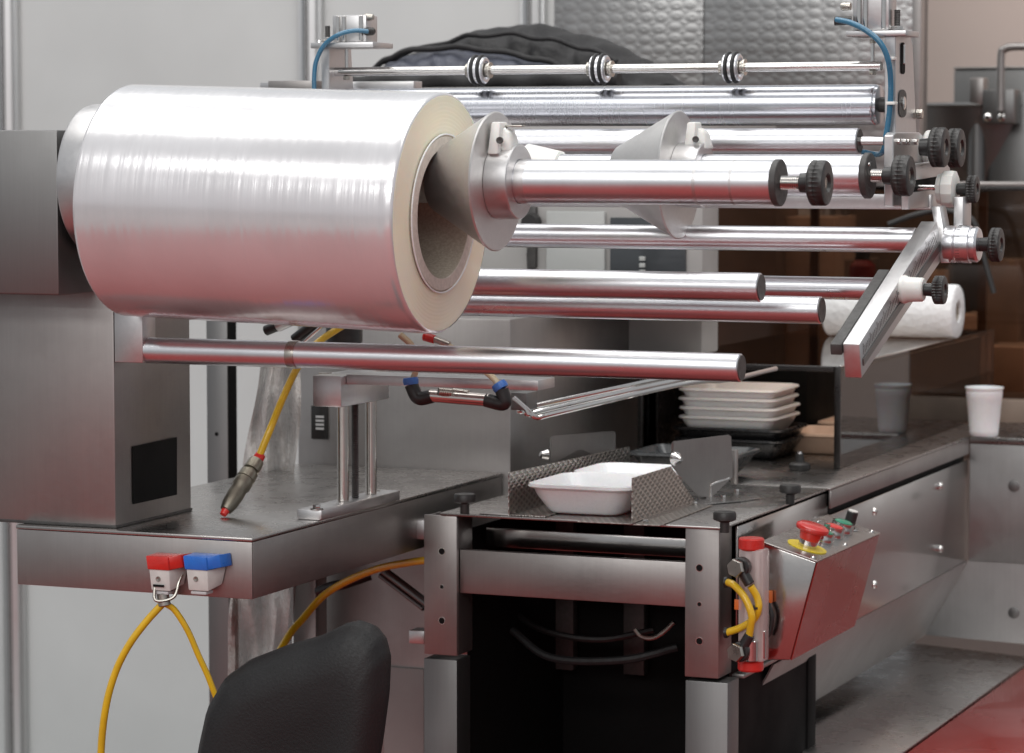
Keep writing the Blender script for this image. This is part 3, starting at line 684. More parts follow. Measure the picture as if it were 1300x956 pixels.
# side rails (along the depth) with slot, nylon wheel and small hand wheel
sx = P(1150, 222, Y=.34).x
def SR(px, py): return P(px, py, X=sx+.010)
MB().prism([SR(1152, 210), SR(1205, 203), SR(1207, 222), SR(1152, 231)], (-.010, 0, 0), .001).out('side_rail', 'alu', fu)
MB().prism([SR(1154, 243), SR(1204, 237), SR(1196, 262), SR(1154, 266)], (-.010, 0, 0), .001).out('side_rail', 'alu', fu)
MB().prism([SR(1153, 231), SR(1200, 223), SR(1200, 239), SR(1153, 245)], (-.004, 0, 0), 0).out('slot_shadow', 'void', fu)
q = P(1168, 238, Y=.36); MB().cyl((q.x-.012, q.y, q.z), (q.x+.02, q.y, q.z), .0038, 18).out('slot_screw', 'chrome', fu)
q = P(1203, 240, Y=.42)
nd = MB().lathe((q.x-.012, q.y, q.z), VX, [(0, 0), (0, .019), (.006, .021), (.008, .0235), (.016, .0245), (.022, .0235), (.024, .019), (.024, 0)], 12).out('nylon_star_wheel', 'nylon', fu, 25)
knob_wheel(fu, (q.x+.026, q.y, q.z), .0175, .013, stem=.013, stemr=.42)
# hanger plate, graduated dial and hand wheel
hx = P(1200, 300, Y=.36).x
def HP(px, py): return P(px, py, X=hx)
ha, hb = P(1192, 262, Y=.352), P(1204, 334, Y=.345)
MB().box(hb.x-.004, hb.x+.008, .385, .43, P(1203, 300, Y=.385).z, P(1203, 250, Y=.385).z, .001).out('hanger_plate', 'alu', fu)
MB().hexa([(hb.x-.010, .345, hb.z), (hb.x+.001, .345, hb.z), (hb.x+.001, .384, hb.z), (hb.x-.010, .384, hb.z), (ha.x-.010, .352, ha.z), (ha.x+.001, .352, ha.z), (ha.x+.001, .384, ha.z), (ha.x-.010, .384, ha.z)], .001).out('dial_bracket', 'alu', fu)
q = P(1204, 310, Y=.36)
dl = MB().lathe((q.x-.003, q.y, q.z), VX, [(0, 0), (0, .0225), (.004, .0235), (.012, .0235), (.013, .022), (.015, .0225), (.016, .0238), (.032, .0238), (.033, .022), (.036, .0225), (.040, .0225), (.043, .020), (.044, 0)], 64).out('graduated_dial', 'alu_bar', fu)
tk = MB()
for k in range(40):
    an = 2*math.pi*k/40; c0 = Vector((q.x+.014, q.y+math.cos(an)*.0239, q.z+math.sin(an)*.0239)); L_ = .010 if k % 5 == 0 else .005
    tk.cyl(c0, c0+VX*L_, .0003, 4, 0)
tk.out('scale_marks', 'black', dl, kind='stuff')
knob_wheel(fu, (q.x+.054, q.y, q.z), .0215, .014, stem=.014, stemr=.40)
# slanted graduated arm
axx = .532
def AP(px, py): return P(px, py, X=axx)
f0, f1 = AP(1189, 281), AP(1201, 322)        # far end top / bottom on the outer face
n0, n1_ = AP(1091, 437), AP(1094, 480)
th = .020
arm = MB().hexa([n1_-VX*th, n1_, f1, f1-VX*th, n0-VX*th, n0, f0, f0-VX*th], .0012).out('slanted_arm', 'alu', fu)
dd = (f0-n0)
def on_arm(t, s): return (n0.lerp(f0, t)).lerp(n1_.lerp(f1, t), s)
MB().prism([on_arm(.02, .52)+VX*.0006, on_arm(.97, .52)+VX*.0006, on_arm(.97, .72)+VX*.0006, on_arm(.02, .72)+VX*.0006], (.0008, 0, 0), 0).out('arm_slot', 'sheet_dark', arm)
tk = MB()
for k in range(56):
    t = .03+.92*k/56; s1 = .20 if k % 5 else .10; A_ = on_arm(t, .42)+VX*.0012; B_ = on_arm(t, s1)+VX*.0012
    tk.tube([A_, B_], .0004, 4, 1)
tk.out('scale_marks', 'black', arm, kind='stuff')
def pad(t, s, x): return on_arm(t, s)-VX*x
MB().hexa([pad(-.01, .30, .034), pad(-.01, .30, .0206), pad(.58, .30, .0206), pad(.58, .30, .034), pad(-.01, -.02, .034), pad(-.01, -.02, .0206), pad(.58, -.02, .0206), pad(.58, -.02, .034)], .001).out('rubber_pad', 'cap_dark', arm)
q = on_arm(.50, .28)
MB().lathe(q, VX, [(0, 0), (0, .0165), (.004, .0175), (.010, .015), (.026, .0145), (.028, .013), (.028, 0)], 24).out('nylon_nut', 'nylon', fu, 25)
knob_wheel(fu, q+VX*.040+VZ*-.000, .0172, .014, stem=.014, stemr=.42)
# long bars D and E ending at the arm
bar(fu, 1163, 305, 0, .33, 32, -.42, mat='chrome' if False else 'alu_bar')
bar(fu, 1118, 367, 0, .33, 29, -.42, cap=False)
# left upright and its cylinder
lx = P(408, 80, Y=UY).x
MB().prism([P(408, 61, X=lx), P(436, 58, X=lx), P(439, 110, X=lx), P(436, 160, X=lx), P(408, 168, X=lx)], (.012, 0, 0), .001).out('upright', 'alu', fu)
MB().box(P(399, 56, Y=UY).x, P(478, 56, Y=UY).x, UY-.012, UY+.055, P(440, 61, Y=UY).z, P(440, 54, Y=UY).z, .001).out('cylinder_plate', 'alu', fu)
zz = P(440, 53.5, Y=UY).z
c2 = cylinder(fu, P(421, 30, Y=UY).x, P(464, 30, Y=UY).x, zz, zz+.0375)
q = P(463, 22, Y=UY+.01); MB().lathe(q, VX, [(0, 0), (0, .0045), (.004, .0055), (.013, .004), (.014, .002), (.014, 0)], 20).out('muffler', 'nickel', c2)
q = P(463, 40, Y=UY+.0); MB().lathe(q, (1, -.1, 0), [(0, 0), (0, .0045), (.004, .006), (.013, .0055), (.016, .003), (.016, 0)], 20).out('hose_elbow', 'black', c2)
q = P(416, 53, Y=UY+.01); o_ = MB().hexnut(q, VZ, .0075, .006).out('nut', 'chrome', fu); MB().lathe(q, VZ, threaded(0, .022, .0038, 12), 16).out('threaded_stud', 'cap_dark', o_)
q = P(406, 54, Y=UY+.0); MB().lathe(q, VZ, [(0, 0), (0, .0055), (.003, .005), (.0045, .002), (.0045, 0)], 18).out('cap_screw', 'chrome', fu)
q = P(420, 92, Y=UY-.001)
MB().box(P(330, 105, Y=UY+.1).x, P(525, 105, Y=UY+.1).x, UY+.10, UY+.13, P(400, 114, Y=UY+.1).z, P(400, 104, Y=UY+.1).z, .001).out('back_beam', 'alu', fu)
q = P(361, 103, Y=UY-.02); MB().box(P(332, 103, Y=UY).x, P(388, 103, Y=UY).x, UY+.02, UY+.06, P(360, 116, Y=UY).z, P(360, 102, Y=UY).z, .001).out('end_block', 'sheet', fu)
# blue air hoses
h1 = MB().tube([P(468, 40, Y=UY-.004), P(450, 39, Y=UY-.012), P(430, 44, Y=UY-.018), P(412, 57, Y=UY-.018), P(402, 76, Y=UY-.018), P(399, 95, Y=UY-.016), P(399, 125, Y=UY-.014)], .0033, 12).out('air_hose', 'blue')
tag(h1, 'short blue air hose on the far left cylinder above the film roll', 'hose', 'blue air hoses')
h2 = MB().tube([P(1062, 25, Y=UY-.010), P(1080, 29, Y=UY-.02), P(1100, 39, Y=UY-.024), P(1118, 55, Y=UY-.024), P(1128, 78, Y=UY-.020), P(1131, 110, Y=UY-.012), P(1129, 145, Y=UY-.010), P(1125, 172, Y=UY-.008), P(1122, 190, Y=UY-.006), P(1114, 196, Y=UY+.01), P(1096, 193, Y=UY+.03)], .0038, 12).out('air_hose', 'blue')
tag(h2, 'longer blue air hose curving down the front of the right upright', 'hose', 'blue air hoses')
for px, py in ((1130, 74), (1131, 131)):
    q = P(px, py, Y=UY-.014); MB().box(q.x-.006, q.x+.006, q.y-.004, q.y+.012, q.z-.002, q.z+.002, .0005).out('cable_tie', 'nylon', h2)

# =================================================================== LIFT COLUMN UNIT on the table
def PZ(px, py, z): return P(px, py, Z=z)
z1_ = ZT+.014
k0, k1 = PZ(408, 648, z1_), PZ(497, 622, z1_)
xb1 = k0.x; xb0 = xb1-.036
lu = thing('column_lift', 'twin steel column lift with a long flat arm, standing on the table', 'lift', ((xb0+xb1)/2, (k0.y+k1.y)/2, ZT))
MB().box(xb0, xb1, k0.y, k1.y, ZT+.0006, z1_, .0012).out('base_plate', 'alu', lu)
ztp = P(415, 520, Y=k0.y+.03).z
c1 = PZ(425, 636, z1_); c2_ = PZ(458, 627, z1_)
for c_ in (c1, c2_): MB().cyl((xb1-.017, c_.y, z1_), (xb1-.017, c_.y, ztp+.002), .0080, 36).out('column', 'column_steel', lu)
ym = (c1.y+c2_.y)/2; MB().lathe((xb1-.020, ym, z1_), VZ, threaded(0, ztp-z1_, .0052, 46), 16).out('threaded_rod', 'cap_dark', lu)
b0 = P(397, 500, Y=c1.y-.035)
b1 = P(433, 500, Y=c1.y-.035)
zb1 = P(415, 477, Y=c1.y-.035).z
MB().box(b0.x, b1.x, c1.y-.035, c2_.y+.03, ztp, zb1, .0015).out('head_block', 'alu', lu)
ar0, ar1 = P(432, 478, Y=c1.y-.02), P(683, 490, Y=c1.y-.02)
MB().box(b1.x+.0005, ar1.x, c1.y-.02, c1.y+.04, P(683, 496, Y=c1.y-.02).z, P(683, 483, Y=c1.y-.02).z, .001).out('flat_arm', 'alu', lu)
MB().lathe(P(413, 477, Y=c1.y)+VZ*-.001, VZ, [(0, 0), (0, .009), (.005, .009), (.005, 0)], 24).out('top_nut', 'nickel', lu)
for px, py in ((402, 647), (475, 624)):
    q = PZ(px, py, z1_); o_ = MB().lathe((min(xb1-.008, q.x), q.y, z1_), VZ, [(0, 0), (0, .009), (.0015, .009), (.0015, 0)], 24).out('washer', 'chrome', lu)
    MB().hexnut((min(xb1-.008, q.x), q.y, z1_+.0015), VZ, .0055, .005).out('bolt_head', 'chrome', o_)

# =================================================================== AIR FITTING hanging under the lower bar
FY = .19
def FQ(px, py): return P(px, py, Y=FY)
af = thing('air_fitting', 'silver air manifold between two black elbows with blue collars under the lower bar', 'air fitting', FQ(590, 505))
MB().cyl(FQ(546, 502), FQ(622, 508), .0085, 28).out('manifold', 'column_steel', af)
for p1, p2, p3, c0 in (((549, 503), (531, 505), (522, 488), (521, 480)), ((617, 508), (640, 512), (637, 494), (632, 486))):
    el = MB().tube([FQ(*p1), FQ(*p2), FQ(*p3)], .0092, 16, 8).out('elbow', 'black', af)
    v1 = FQ(*p3); v2 = FQ(*c0); MB().lathe(v1, v2-v1, [(0, 0), (0, .0098), (.005, .0105), (.009, .0095), (.009, 0)], 24).out('collar', 'collar_blue', el)
q = FQ(575, 498); MB().lathe(q+Vector((0, -.004, 0)), (-.75, -.65, .1), threaded(0, .018, .0058, 6), 20).out('nozzle', 'nickel', af)
MB().cyl(FQ(575, 497), FQ(595, 500), .005, 16).out('valve_stem', 'nickel', af)
t1 = MB().tube([FQ(523, 483), FQ(527, 473), FQ(528, 455), FQ(522, 438), FQ(508, 425)], .0043, 12).out('air_tube', 'beige_tube')
tag(t1, 'beige air tube rising from the left black elbow', 'tube', 'beige air tubes')
t2 = MB().tube([FQ(633, 489), FQ(625, 479), FQ(608, 465), FQ(580, 446), FQ(560, 434)], .0043, 12).out('air_tube', 'beige_tube')
tag(t2, 'beige air tube slanting up from the right black elbow', 'tube', 'beige air tubes')
qc = thing('quick_coupling', 'small brass and red coupling just under the right end of the film roll', 'coupling', FQ(550, 430))
MB().cyl(FQ(538, 427), FQ(552, 431), .0058, 18).out('red_sleeve', 'red', qc)
MB().cyl(FQ(551, 430.5), FQ(571, 438), .0045, 18).out('nipple', 'nickel', qc)
# fittings seen between film roll and bar (left)
vb = thing('air_cylinder_rod', 'small slanted black air cylinder half hidden behind the film roll bottom', 'air cylinder', P(380, 415, Y=.33))
MB().cyl(P(337, 420, Y=.33), P(352, 414, Y=.33), .0072, 24).out('end_nut', 'black', vb)
MB().cyl(P(352, 414, Y=.33), P(372, 405, Y=.33), .0085, 24).out('barrel', 'alu', vb)
MB().cyl(P(374, 432, Y=.36), P(410, 404, Y=.36), .0085, 20).out('slanted_tube', 'black', vb)
MB().cyl(P(384, 436, Y=.352), P(418, 406, Y=.352), .003, 12).out('bright_rod', 'chrome', vb)
bk = P(437, 425, Y=.45); MB().lathe((bk.x, .45, bk.z-.012), VZ, [(0, 0), (0, .024), (.003, .026), (.022, .026), (.024, .024), (.024, 0)], 40).out('round_cap', 'black', vb)

# =================================================================== BENT WIRE GUIDE
wg = thing('wire_guide', 'bent bright steel wire loop sloping up behind the lower bar end', 'wire guide', P(680, 525, Y=.45))
for k, off in enumerate((0, .02, .04)):
    k *= .75
    MB().tube([P(652-2*k, 505-2*k, Y=.42+off), P(668-7*k, 519-3*k, Y=.42+off), P(681-14*k, 530-5*k, Y=.42+off), P(700-14*k, 526-7*k, Y=.44+off), P(780, 507-9*k, Y=.55+off), P(850, 491-8*k, Y=.66+off), P(892, 484-7*k, Y=.74+off), P(925, 482, Y=.80+off), P(985, 468, Y=.95+off)], .0036, 10, 6).out('wire', 'chrome', wg)
MB().box(P(652, 500, Y=.44).x, P(672, 500, Y=.44).x, .43, .47, P(660, 520, Y=.44).z, P(660, 498, Y=.44).z, .001).out('mount_block', 'sheet_dark', wg)

# =================================================================== YELLOW HOSES
yh = MB().tube([P(470, 395, Y=.40), P(445, 408, Y=.38), P(425, 420, Y=.36), P(400, 438, Y=.33), P(378, 466, Y=.30), P(358, 508, Y=.27), P(343, 545, Y=.25), P(328, 582, Y=.24)], .0050, 12).out('air_hose', 'yellow')
tag(yh, 'yellow air hose running down behind the lower bar to the steel coupler on the table', 'hose', 'yellow air hoses')
cp = thing('hose_coupler', 'worn steel quick coupler with red ends at the end of the yellow hose', 'coupler', P(300, 625, Y=.22))
pa_, pb_ = P(328, 582, Y=.24), P(282, 655, Z=ZT+.0025)
dv = (pb_-pa_).normalized(); LL = (pb_-pa_).length
MB().lathe(pa_-dv*.006, dv, [(0, .0045), (0, .0072), (.006, .0078), (.010, .006), (.012, 0)], 20).out('red_ring', 'red', cp)
MB().lathe(pa_, dv, [(.004, 0), (.004, .0100), (.012, .0112), (.020, .0112), (.0205, .0085), (.024, .0085), (.0245, .0122), (.036, .0130), (.0365, .0118), (.040, .0118), (.0405, .0130), (.050, .0130), (.054, .0112), (.064, .0118), (LL*.8, .0108), (LL*.9, .0080), (LL*.93, 0)], 24).out('body', 'coupler', cp)
MB().lathe(pa_+dv*LL*.9, dv, [(0, 0), (0, .006), (LL*.08, .0045), (LL*.09, 0)], 16).out('red_tip', 'red', cp)
# outlets on the table front
def outlet(px0, px1, colr, label, lab2):
    q0, q1 = P(px0, 706, Y=-.001), P(px1, 706, Y=-.001)
    o = thing('air_outlet', label, 'air outlet', (q0.x, 0, P(px0, 750, Y=0).z), 'air outlets on the table front')
    zA, zB, zC = P(px0, 705, Y=-.02).z, P(px0, 722, Y=-.02).z, P(px0, 749, Y=-.02).z
    wd = (q1.x-q0.x)*.64
    MB().hexa([(q0.x+.002, -.028, zC), (q0.x+wd, -.028, zC), (q0.x+wd+.006, -.0008, zC+.006), (q0.x+.002, -.0008, zC+.006), (q0.x, -.030, zB+.001), (q0.x+wd, -.030, zB+.001), (q0.x+wd+.012, -.0008, zB+.002), (q0.x, -.0008, zB+.002)], .0018).out('body', 'white_plastic', o)
    MB().hexa([(q0.x-.001, -.032, zB), (q0.x+wd+.001, -.032, zB), (q0.x+wd+.010, -.0008, zB), (q0.x-.001, -.0008, zB), (q0.x-.004, -.031, zA), (q0.x+wd, -.034, zA), (q0.x+wd+.010, -.0008, zA+.001), (q0.x-.004, -.0008, zA+.001)], .0015).out('coloured_lever', colr, o)
    MB().hexa([(q0.x+wd+.0015, -.030, zB+.001), (q0.x+wd+.016, -.022, zB+.004), (q0.x+wd+.020, -.0008, zB+.004), (q0.x+wd+.010, -.0008, zB+.001), (q0.x+wd+.001, -.033, zA), (q0.x+wd+.014, -.024, zA+.003), (q0.x+wd+.018, -.0008, zA+.003), (q0.x+wd+.011, -.0008, zA)], .0008).out('lever_wing', colr, o)
    MB().lathe((q0.x+wd*.45, -.0292, (zB+zC)/2+.002), -VY, [(0, 0), (0, .0034), (.0012, .0032), (.0012, .0016), (.0005, 0)], 18).out('screw', 'nickel', o)
    MB().box(q0.x+.004, q0.x+wd-.004, -.026, -.006, zC-.005, zC-.0005, .0015).out('base', 'foil', o)
    return o, q0, wd, zC
o1, q0, wd, zC = outlet(203, 243, 'red', 'white air outlet with red lever and hose clip, left one on the table front', 0)
MB().tube([(q0.x+.006, -.026, zC+.006), (q0.x+.010, -.030, zC-.012), (q0.x+.030, -.020, zC-.008), (q0.x+.034, -.012, zC+.012), (q0.x+.036, -.008, zC+.020)], .0022, 8).out('wire_clip', 'nickel', o1)
MB().cyl((q0.x+.014, -.020, zC-.004), (q0.x+.017, -.020, zC-.020), .0080, 20).out('hose_nipple', 'nickel', o1)
MB().box(q0.x+.006, q0.x+.022, -.0308, -.0296, zC+.0055, zC+.0085, .0005).out('lock_slot', 'void', o1)
outlet(250, 292, 'blue_plastic', 'white air outlet with blue lever, right one on the table front', 0)
y1h = MB().tube([(q0.x+.012, -.020, zC-.018), P(205, 768, Y=-.02), P(185, 790, Y=-.025), P(163, 820, Y=-.03), P(146, 855, Y=-.03), P(134, 900, Y=-.03), P(128, 960, Y=-.02), P(128, 1050, Y=-.01)], .0048, 12).out('air_hose', 'yellow')
tag(y1h, 'yellow air hose hanging down to the left from the red outlet', 'hose', 'yellow air hoses')
y2h = MB().tube([(q0.x+.018, -.018, zC-.018), P(222, 775, Y=-.01), P(238, 800, Y=0), P(252, 832, Y=.01), P(267, 866, Y=.02), P(282, 915, Y=.03), P(290, 1000, Y=.04)], .0040, 12).out('air_hose', 'yellow')
tag(y2h, 'thinner yellow air hose hanging down to the right from the red outlet', 'hose', 'yellow air hoses')
y3h = MB().tube([P(552, 710, Y=.52), P(520, 714, Y=.55), P(480, 722, Y=.60), P(440, 738, Y=.63), P(410, 757, Y=.63), P(385, 785, Y=.60), P(366, 808, Y=.56), P(345, 850, Y=.50), P(338, 900, Y=.48)], .0056, 12).out('air_hose', 'yellow')
tag(y3h, 'yellow air hose arching below the table edge down behind the chair back', 'hose', 'yellow air hoses')
kb = thing('cylinder_rod', 'dull grey rod and hose bundle slanting under the table right edge', 'rod', P(510, 740, Y=.62))
MB().cyl(P(487, 724, Y=.64), P(545, 768, Y=.60), .0062, 20).out('rod', 'sheet_dark', kb)
MB().cyl(P(482, 730, Y=.66), P(538, 773, Y=.63), .004, 16).out('side_tube', 'sheet_dark', kb)
MB().tube([P(403, 752, Y=.66), P(420, 745, Y=.66), P(438, 741, Y=.66), P(470, 730, Y=.68)], .008, 12).out('black_sleeve', 'black', kb)

# =================================================================== PLASTIC WRAP strip
def wrap_fn(u, v):
    yy = 440+520*u; xc = 358-38*u-.5*(7*math.sin(5*u)); hw = 26+22*u
    px = xc+hw*(2*v-1)+3*math.sin(17*u+5*v)
    return P(px, yy, Y=.72+.018*math.sin(9*v+6*u)+.012*math.sin(21*v-13*u)+.008*math.sin(37*u))
wr = MB().grid(wrap_fn, 60, 22).out('plastic_wrap', 'wrap', None, 60)
tag(wr, 'crumpled strip of clear plastic film hanging between the steel post and the cabinet', 'plastic film')

# =================================================================== CHAIR BACK in front
ch = thing('office_chair', 'black office chair, its rounded backrest rising below the table', 'chair', P(395, 1180, Y=-.05))
def back_fn(u, v):
    # u across, v: round the section
    top = [(252, 1010), (256, 950), (268, 895), (290, 857), (320, 836), (370, 817), (410, 806), (440, 791), (458, 787), (474, 793), (486, 808), (492, 832), (490, 880), (482, 940), (470, 1010)]
    k = u*(len(top)-1); i = min(int(k), len(top)-2); f = k-i
    x = top[i][0]*(1-f)+top[i+1][0]*f; y = top[i][1]*(1-f)+top[i+1][1]*f
    return x, y
N = 60; bkm = MB(); rings = []
cpt = (385, 1010)
for i in range(N+1):
    x, y = back_fn(i/N, 0); ring = []
    for s_, yo in ((0, -.028), (.02, -.034)):
        pass
    for s_, yo in ((.55, -.030), (.30, -.036), (.10, -.030), (.02, -.016), (0, 0), (.02, .016), (.10, .028), (.55, .030)):
        xx = x*(1-s_)+cpt[0]*s_; y2 = y*(1-s_)+(cpt[1])*s_
        ring.append(bkm.bm.verts.new(P(xx, y2, Y=-.04)+VY*yo))
    rings.append(ring)
cf = bkm.bm.verts.new(P(*cpt, Y=-.04)+VY*-.022); cb2 = bkm.bm.verts.new(P(*cpt, Y=-.04)+VY*.02)
for a, b in zip(rings, rings[1:]):
    for k in range(7): bkm.bm.faces.new((a[k], b[k], b[k+1], a[k+1]))
    bkm.bm.faces.new((a[0], b[0], cf)); bkm.bm.faces.new((a[7], cb2, b[7]))
bkm.out('backrest', 'chair', ch, 70)
bl, brr = P(272, 885, Y=-.04), P(490, 865, Y=-.04)
MB().hexa([(bl.x+.06, -.062, .42), (brr.x-.05, -.062, .42), (brr.x-.05, -.02, .42), (bl.x+.06, -.02, .42), (bl.x+.04, -.058, bl.z-.1), (brr.x-.04, -.058, bl.z-.1), (brr.x-.04, -.022, bl.z-.1), (bl.x+.04, -.022, bl.z-.1)], .012).out('lower_back', 'chair', ch)
MB().box(bl.x+.0, brr.x, -.50, -.05, .36, .42, .02).out('seat', 'chair', ch)
MB().cyl((P(380, 900, Y=-.2).x, -.27, FL+.08), (P(380, 900, Y=-.2).x, -.27, .36), .025).out('gas_lift', 'black', ch)
for k in range(5):
    an = k*2*math.pi/5; cxp = Vector((P(380, 900, Y=-.2).x, -.27, FL+.09)); MB().tube([cxp, cxp+Vector((math.cos(an)*.28, math.sin(an)*.28, -.04))], .016, 10, 1).out('leg', 'black', ch)

# =================================================================== INFEED CONVEYOR
cxl, cxr = -.217, .203; cyf, cyb = .478, .978
cv = thing('infeed_conveyor', 'stainless infeed bench with slotted top plate, drilled end posts and a flat cross bar', 'conveyor', (0, cyf, 0))
MB().box(cxl, cxr, cyf, cyb, ZP-.0035, ZP, .0008).out('top_plate', 'sheet_top', cv)
def face_px(px, py, y=cyf+.004): return P(px, py, Y=y)
def post(pl_, pr_, ytop, ybot, holes):
    a_, b_2 = face_px(pl_, ytop), face_px(pr_, ybot)
    po = MB().box(a_.x, b_2.x, cyf+.004, cyf+.008, b_2.z, ZP-.004, .0012).out('end_post', 'sheet', cv)
    MB().box(b_2.x-.004, b_2.x, cyf+.0085, cyf+.06, b_2.z, ZP-.006, .0008).out('post_flange', 'sheet', po)
    MB().box(a_.x, a_.x+.003, cyf+.0085, cyf+.06, b_2.z, ZP-.006, .0008).out('post_flange', 'sheet', po)
    for (hx_, hy_, hr) in holes:
        q = face_px(hx_, hy_); MB().lathe((q.x, cyf+.0043, q.z), -VY, [(0, 0), (0, hr), (.0008, hr), (.0008, 0)], 20).out('bolt_hole', 'void', po)
        MB().lathe((q.x, cyf+.0043, q.z), -VY, [(0, hr), (0, hr*1.22), (.0010, hr*1.15), (.0010, hr), (0, hr)], 20).out('hole_rim', 'chrome', po)
    return a_, b_2
post(538, 580, 664, 833, [(561, 700, .0046), (561, 745, .0028), (561, 788, .0046)])
post(870, 912, 676, 862, [(888, 721, .0046), (888, 767, .0028), (888, 814, .0046)])
q0_, q1_ = face_px(582, 698), face_px(868, 750)
zlo, zhi = face_px(720, 762.5).z, face_px(720, 706.5).z
MB().box(face_px(581, 700).x, face_px(869, 700).x, cyf+.012, cyf+.024, zlo, zhi, .001).out('cross_bar', 'sheet', cv)
MB().box(face_px(583, 700).x, face_px(869, 700).x, cyf+.10, cyf+.106, face_px(800, 704, cyf+.1).z, face_px(800, 680, cyf+.1).z, .001).out('inner_rail', 'mirror', cv)
# lower frame legs
for a_, b_2 in ((539, 581), (871, 925)):
    MB().box(face_px(a_, 850).x, face_px(b_2, 850).x, cyf+.001, cyf+.05, FL, face_px(a_, 835 if a_ < 600 else 863).z, .0015).out('leg', 'sheet_dark', cv)
MB().box(face_px(913, 850).x, face_px(925, 850).x+.004, cyf+.06, cyf+.30, face_px(870, 864).z-.002, face_px(870, 861).z, .0006).out('foot_plate', 'sheet', cv)
MB().box(cxl+.01, cxr-.01, cyb-.06, cyb-.02, FL, ZP-.02, .001).out('rear_plate', 'void', cv)  # near black, puts the shade under the bench into its colour
for xs_ in (cxl+.012, cxr-.016): MB().box(xs_, xs_+.003, cyf+.07, cyb-.062, FL, ZP-.03, 0).out('cavity_shade_panel', 'void', cv)  # added black sides, make the space under the bench dark
MB().tube([P(640, 770, Y=.75), P(690, 800, Y=.72), P(760, 812, Y=.72), P(830, 800, Y=.74)], .005, 8).out('inner_cable', 'black', cv)
MB().tube([P(650, 800, Y=.70), P(700, 835, Y=.68), P(790, 838, Y=.68), P(860, 822, Y=.70)], .006, 8).out('inner_cable', 'rubber', cv)
for px_ in (700, 790): MB().box(P(px_, 800, Y=.88).x, P(px_+26, 800, Y=.88).x, .885, .905, P(700, 850, Y=.88).z, ZP-.03, .001).out('inner_bracket', 'cap_dark', cv)
MB().box(face_px(612, 780, .8).x, face_px(645, 780, .8).x, .80, .86, face_px(630, 805, .8).z, ZP-.02, .001).out('inner_bracket', 'sheet', cv)
MB().box(face_px(583, 780, .66).x, face_px(612, 780, .66).x, .62, .86, face_px(600, 835, .6).z, face_px(600, 820, .6).z, .001).out('inner_shelf', 'sheet', cv)
MB().tube([P(806, 799, Y=.62), P(814, 808, Y=.62), P(828, 810, Y=.62), P(842, 803, Y=.62), P(856, 790, Y=.62)], .0035, 10).out('inner_pipe', 'nickel', cv)
# left end lugs
for y0_, y1_ in ((660, 685), (800, 818)):
    a_ = face_px(519, y0_, cyf+.03); b_2 = face_px(540, y1_, cyf+.03); MB().box(a_.x, b_2.x-.002, cyf+.03, cyf+.06, b_2.z, a_.z, .001).out('end_lug', 'alu', cv)
# right side skirt along the depth
MB().box(cxr-.004, cxr, cyf+.065, cyb-.001, ZP-.15, ZP-.0065, .001).out('side_skirt', 'mirror', cv)
for px, py in ((590, 652), (1003, 640), (920, 676)):
    q = P(px, py, Z=ZP); flat_knob(cv, q, .0155, .028)
# tray guides
gx = -.113
gl = MB().prism([P(645, 657, X=gx), P(645, 600, X=gx), P(798, 567, X=gx), P(799, 571, X=gx), P(799, 609, X=gx)], (.0016, 0, 0), .0004).out('tray_guide', 'dimple', cv)
MB().box(gx+.002, gx+.055, cyf+.004, cyb-.15, ZP+.0006, ZP+.002, .0004).out('guide_flange', 'dimple_flat', gl)
MB().box(gx-.045, gx, cyf+.004, cyf+.05, ZP+.0006, ZP+.002, .0004).out('guide_foot', 'sheet', gl)
MB().prism([P(697, 556, Y=.74), P(701, 553.5, Y=.74), P(777, 547, Y=.97), P(781, 549, Y=.97), P(781, 590, Y=.97), P(697, 592, Y=.74)], (0, .002, 0), .0004).out('backing_plate', 'sheet', gl)
q = P(694, 577, Y=.735); MB().lathe(q, (-.6, -.8, 0), [(0, 0), (0, .008), (.010, .005), (.012, .002), (.012, 0)], 20).out('cone_nut', 'chrome', gl)
g2 = .070
gr = MB().prism([P(803, 666, X=g2), P(803, 607, X=g2), P(852, 592, X=g2), P(886, 641, X=g2)], (-.0016, 0, 0), .0004).out('tray_guide', 'dimple', cv)
MB().prism([PZ(804, 667, ZP+.0008), PZ(838, 668, ZP+.0008), PZ(905, 642, ZP+.0008), PZ(885, 641, ZP+.0008)], (0, 0, .0014), .0003).out('guide_flange', 'dimple_flat', gr)
MB().prism([PZ(733, 663, ZP+.0008), PZ(800, 666, ZP+.0008), PZ(818, 659, ZP+.0008), PZ(742, 657, ZP+.0008)], (0, 0, .0012), .0003).out('guide_flange', 'dimple_flat', gr)
pp = MB().prism([P(852, 563, Y=.70), P(854, 560.5, Y=.70), P(924, 552, Y=.84), P(927, 554, Y=.845), P(929, 606, Y=.85), P(893, 640, Y=.78), P(852, 592, Y=.70)], (.0012, .0016, 0), .0004).out('slide_plate', 'sheet', gr)
MB().box(P(927, 580, Y=.86).x, P(935, 580, Y=.86).x, .86, .868, P(930, 615, Y=.86).z, P(930, 571, Y=.86).z, .0006).out('rear_lip', 'sheet', gr)
q = P(857, 582, Y=.705); MB().lathe(q+Vector((.002, -.002, 0)), (.8, -.6, 0), [(0, 0), (0, .0105), (.006, .008), (.013, .0028), (.015, .0025), (.015, 0)], 28).out('cone_nut', 'chrome', gr)
MB().prism([PZ(893, 641, ZP+.0009), PZ(940, 637, ZP+.0009), PZ(966, 633, ZP+.0009), PZ(925, 612, ZP+.0009), PZ(905, 615, ZP+.0009)], (0, 0, .0014), .0003).out('slide_foot', 'sheet_top', gr)
lp = MB().tube([P(926, 607, Y=.82), P(908, 613, Y=.80), P(903, 616, Y=.795), P(902, 622, Y=.795), P(903, 633, Y=.795), P(910, 635, Y=.795), P(922, 633, Y=.80)], .0017, 8, 6).out('wire_handle', 'chrome', gr)
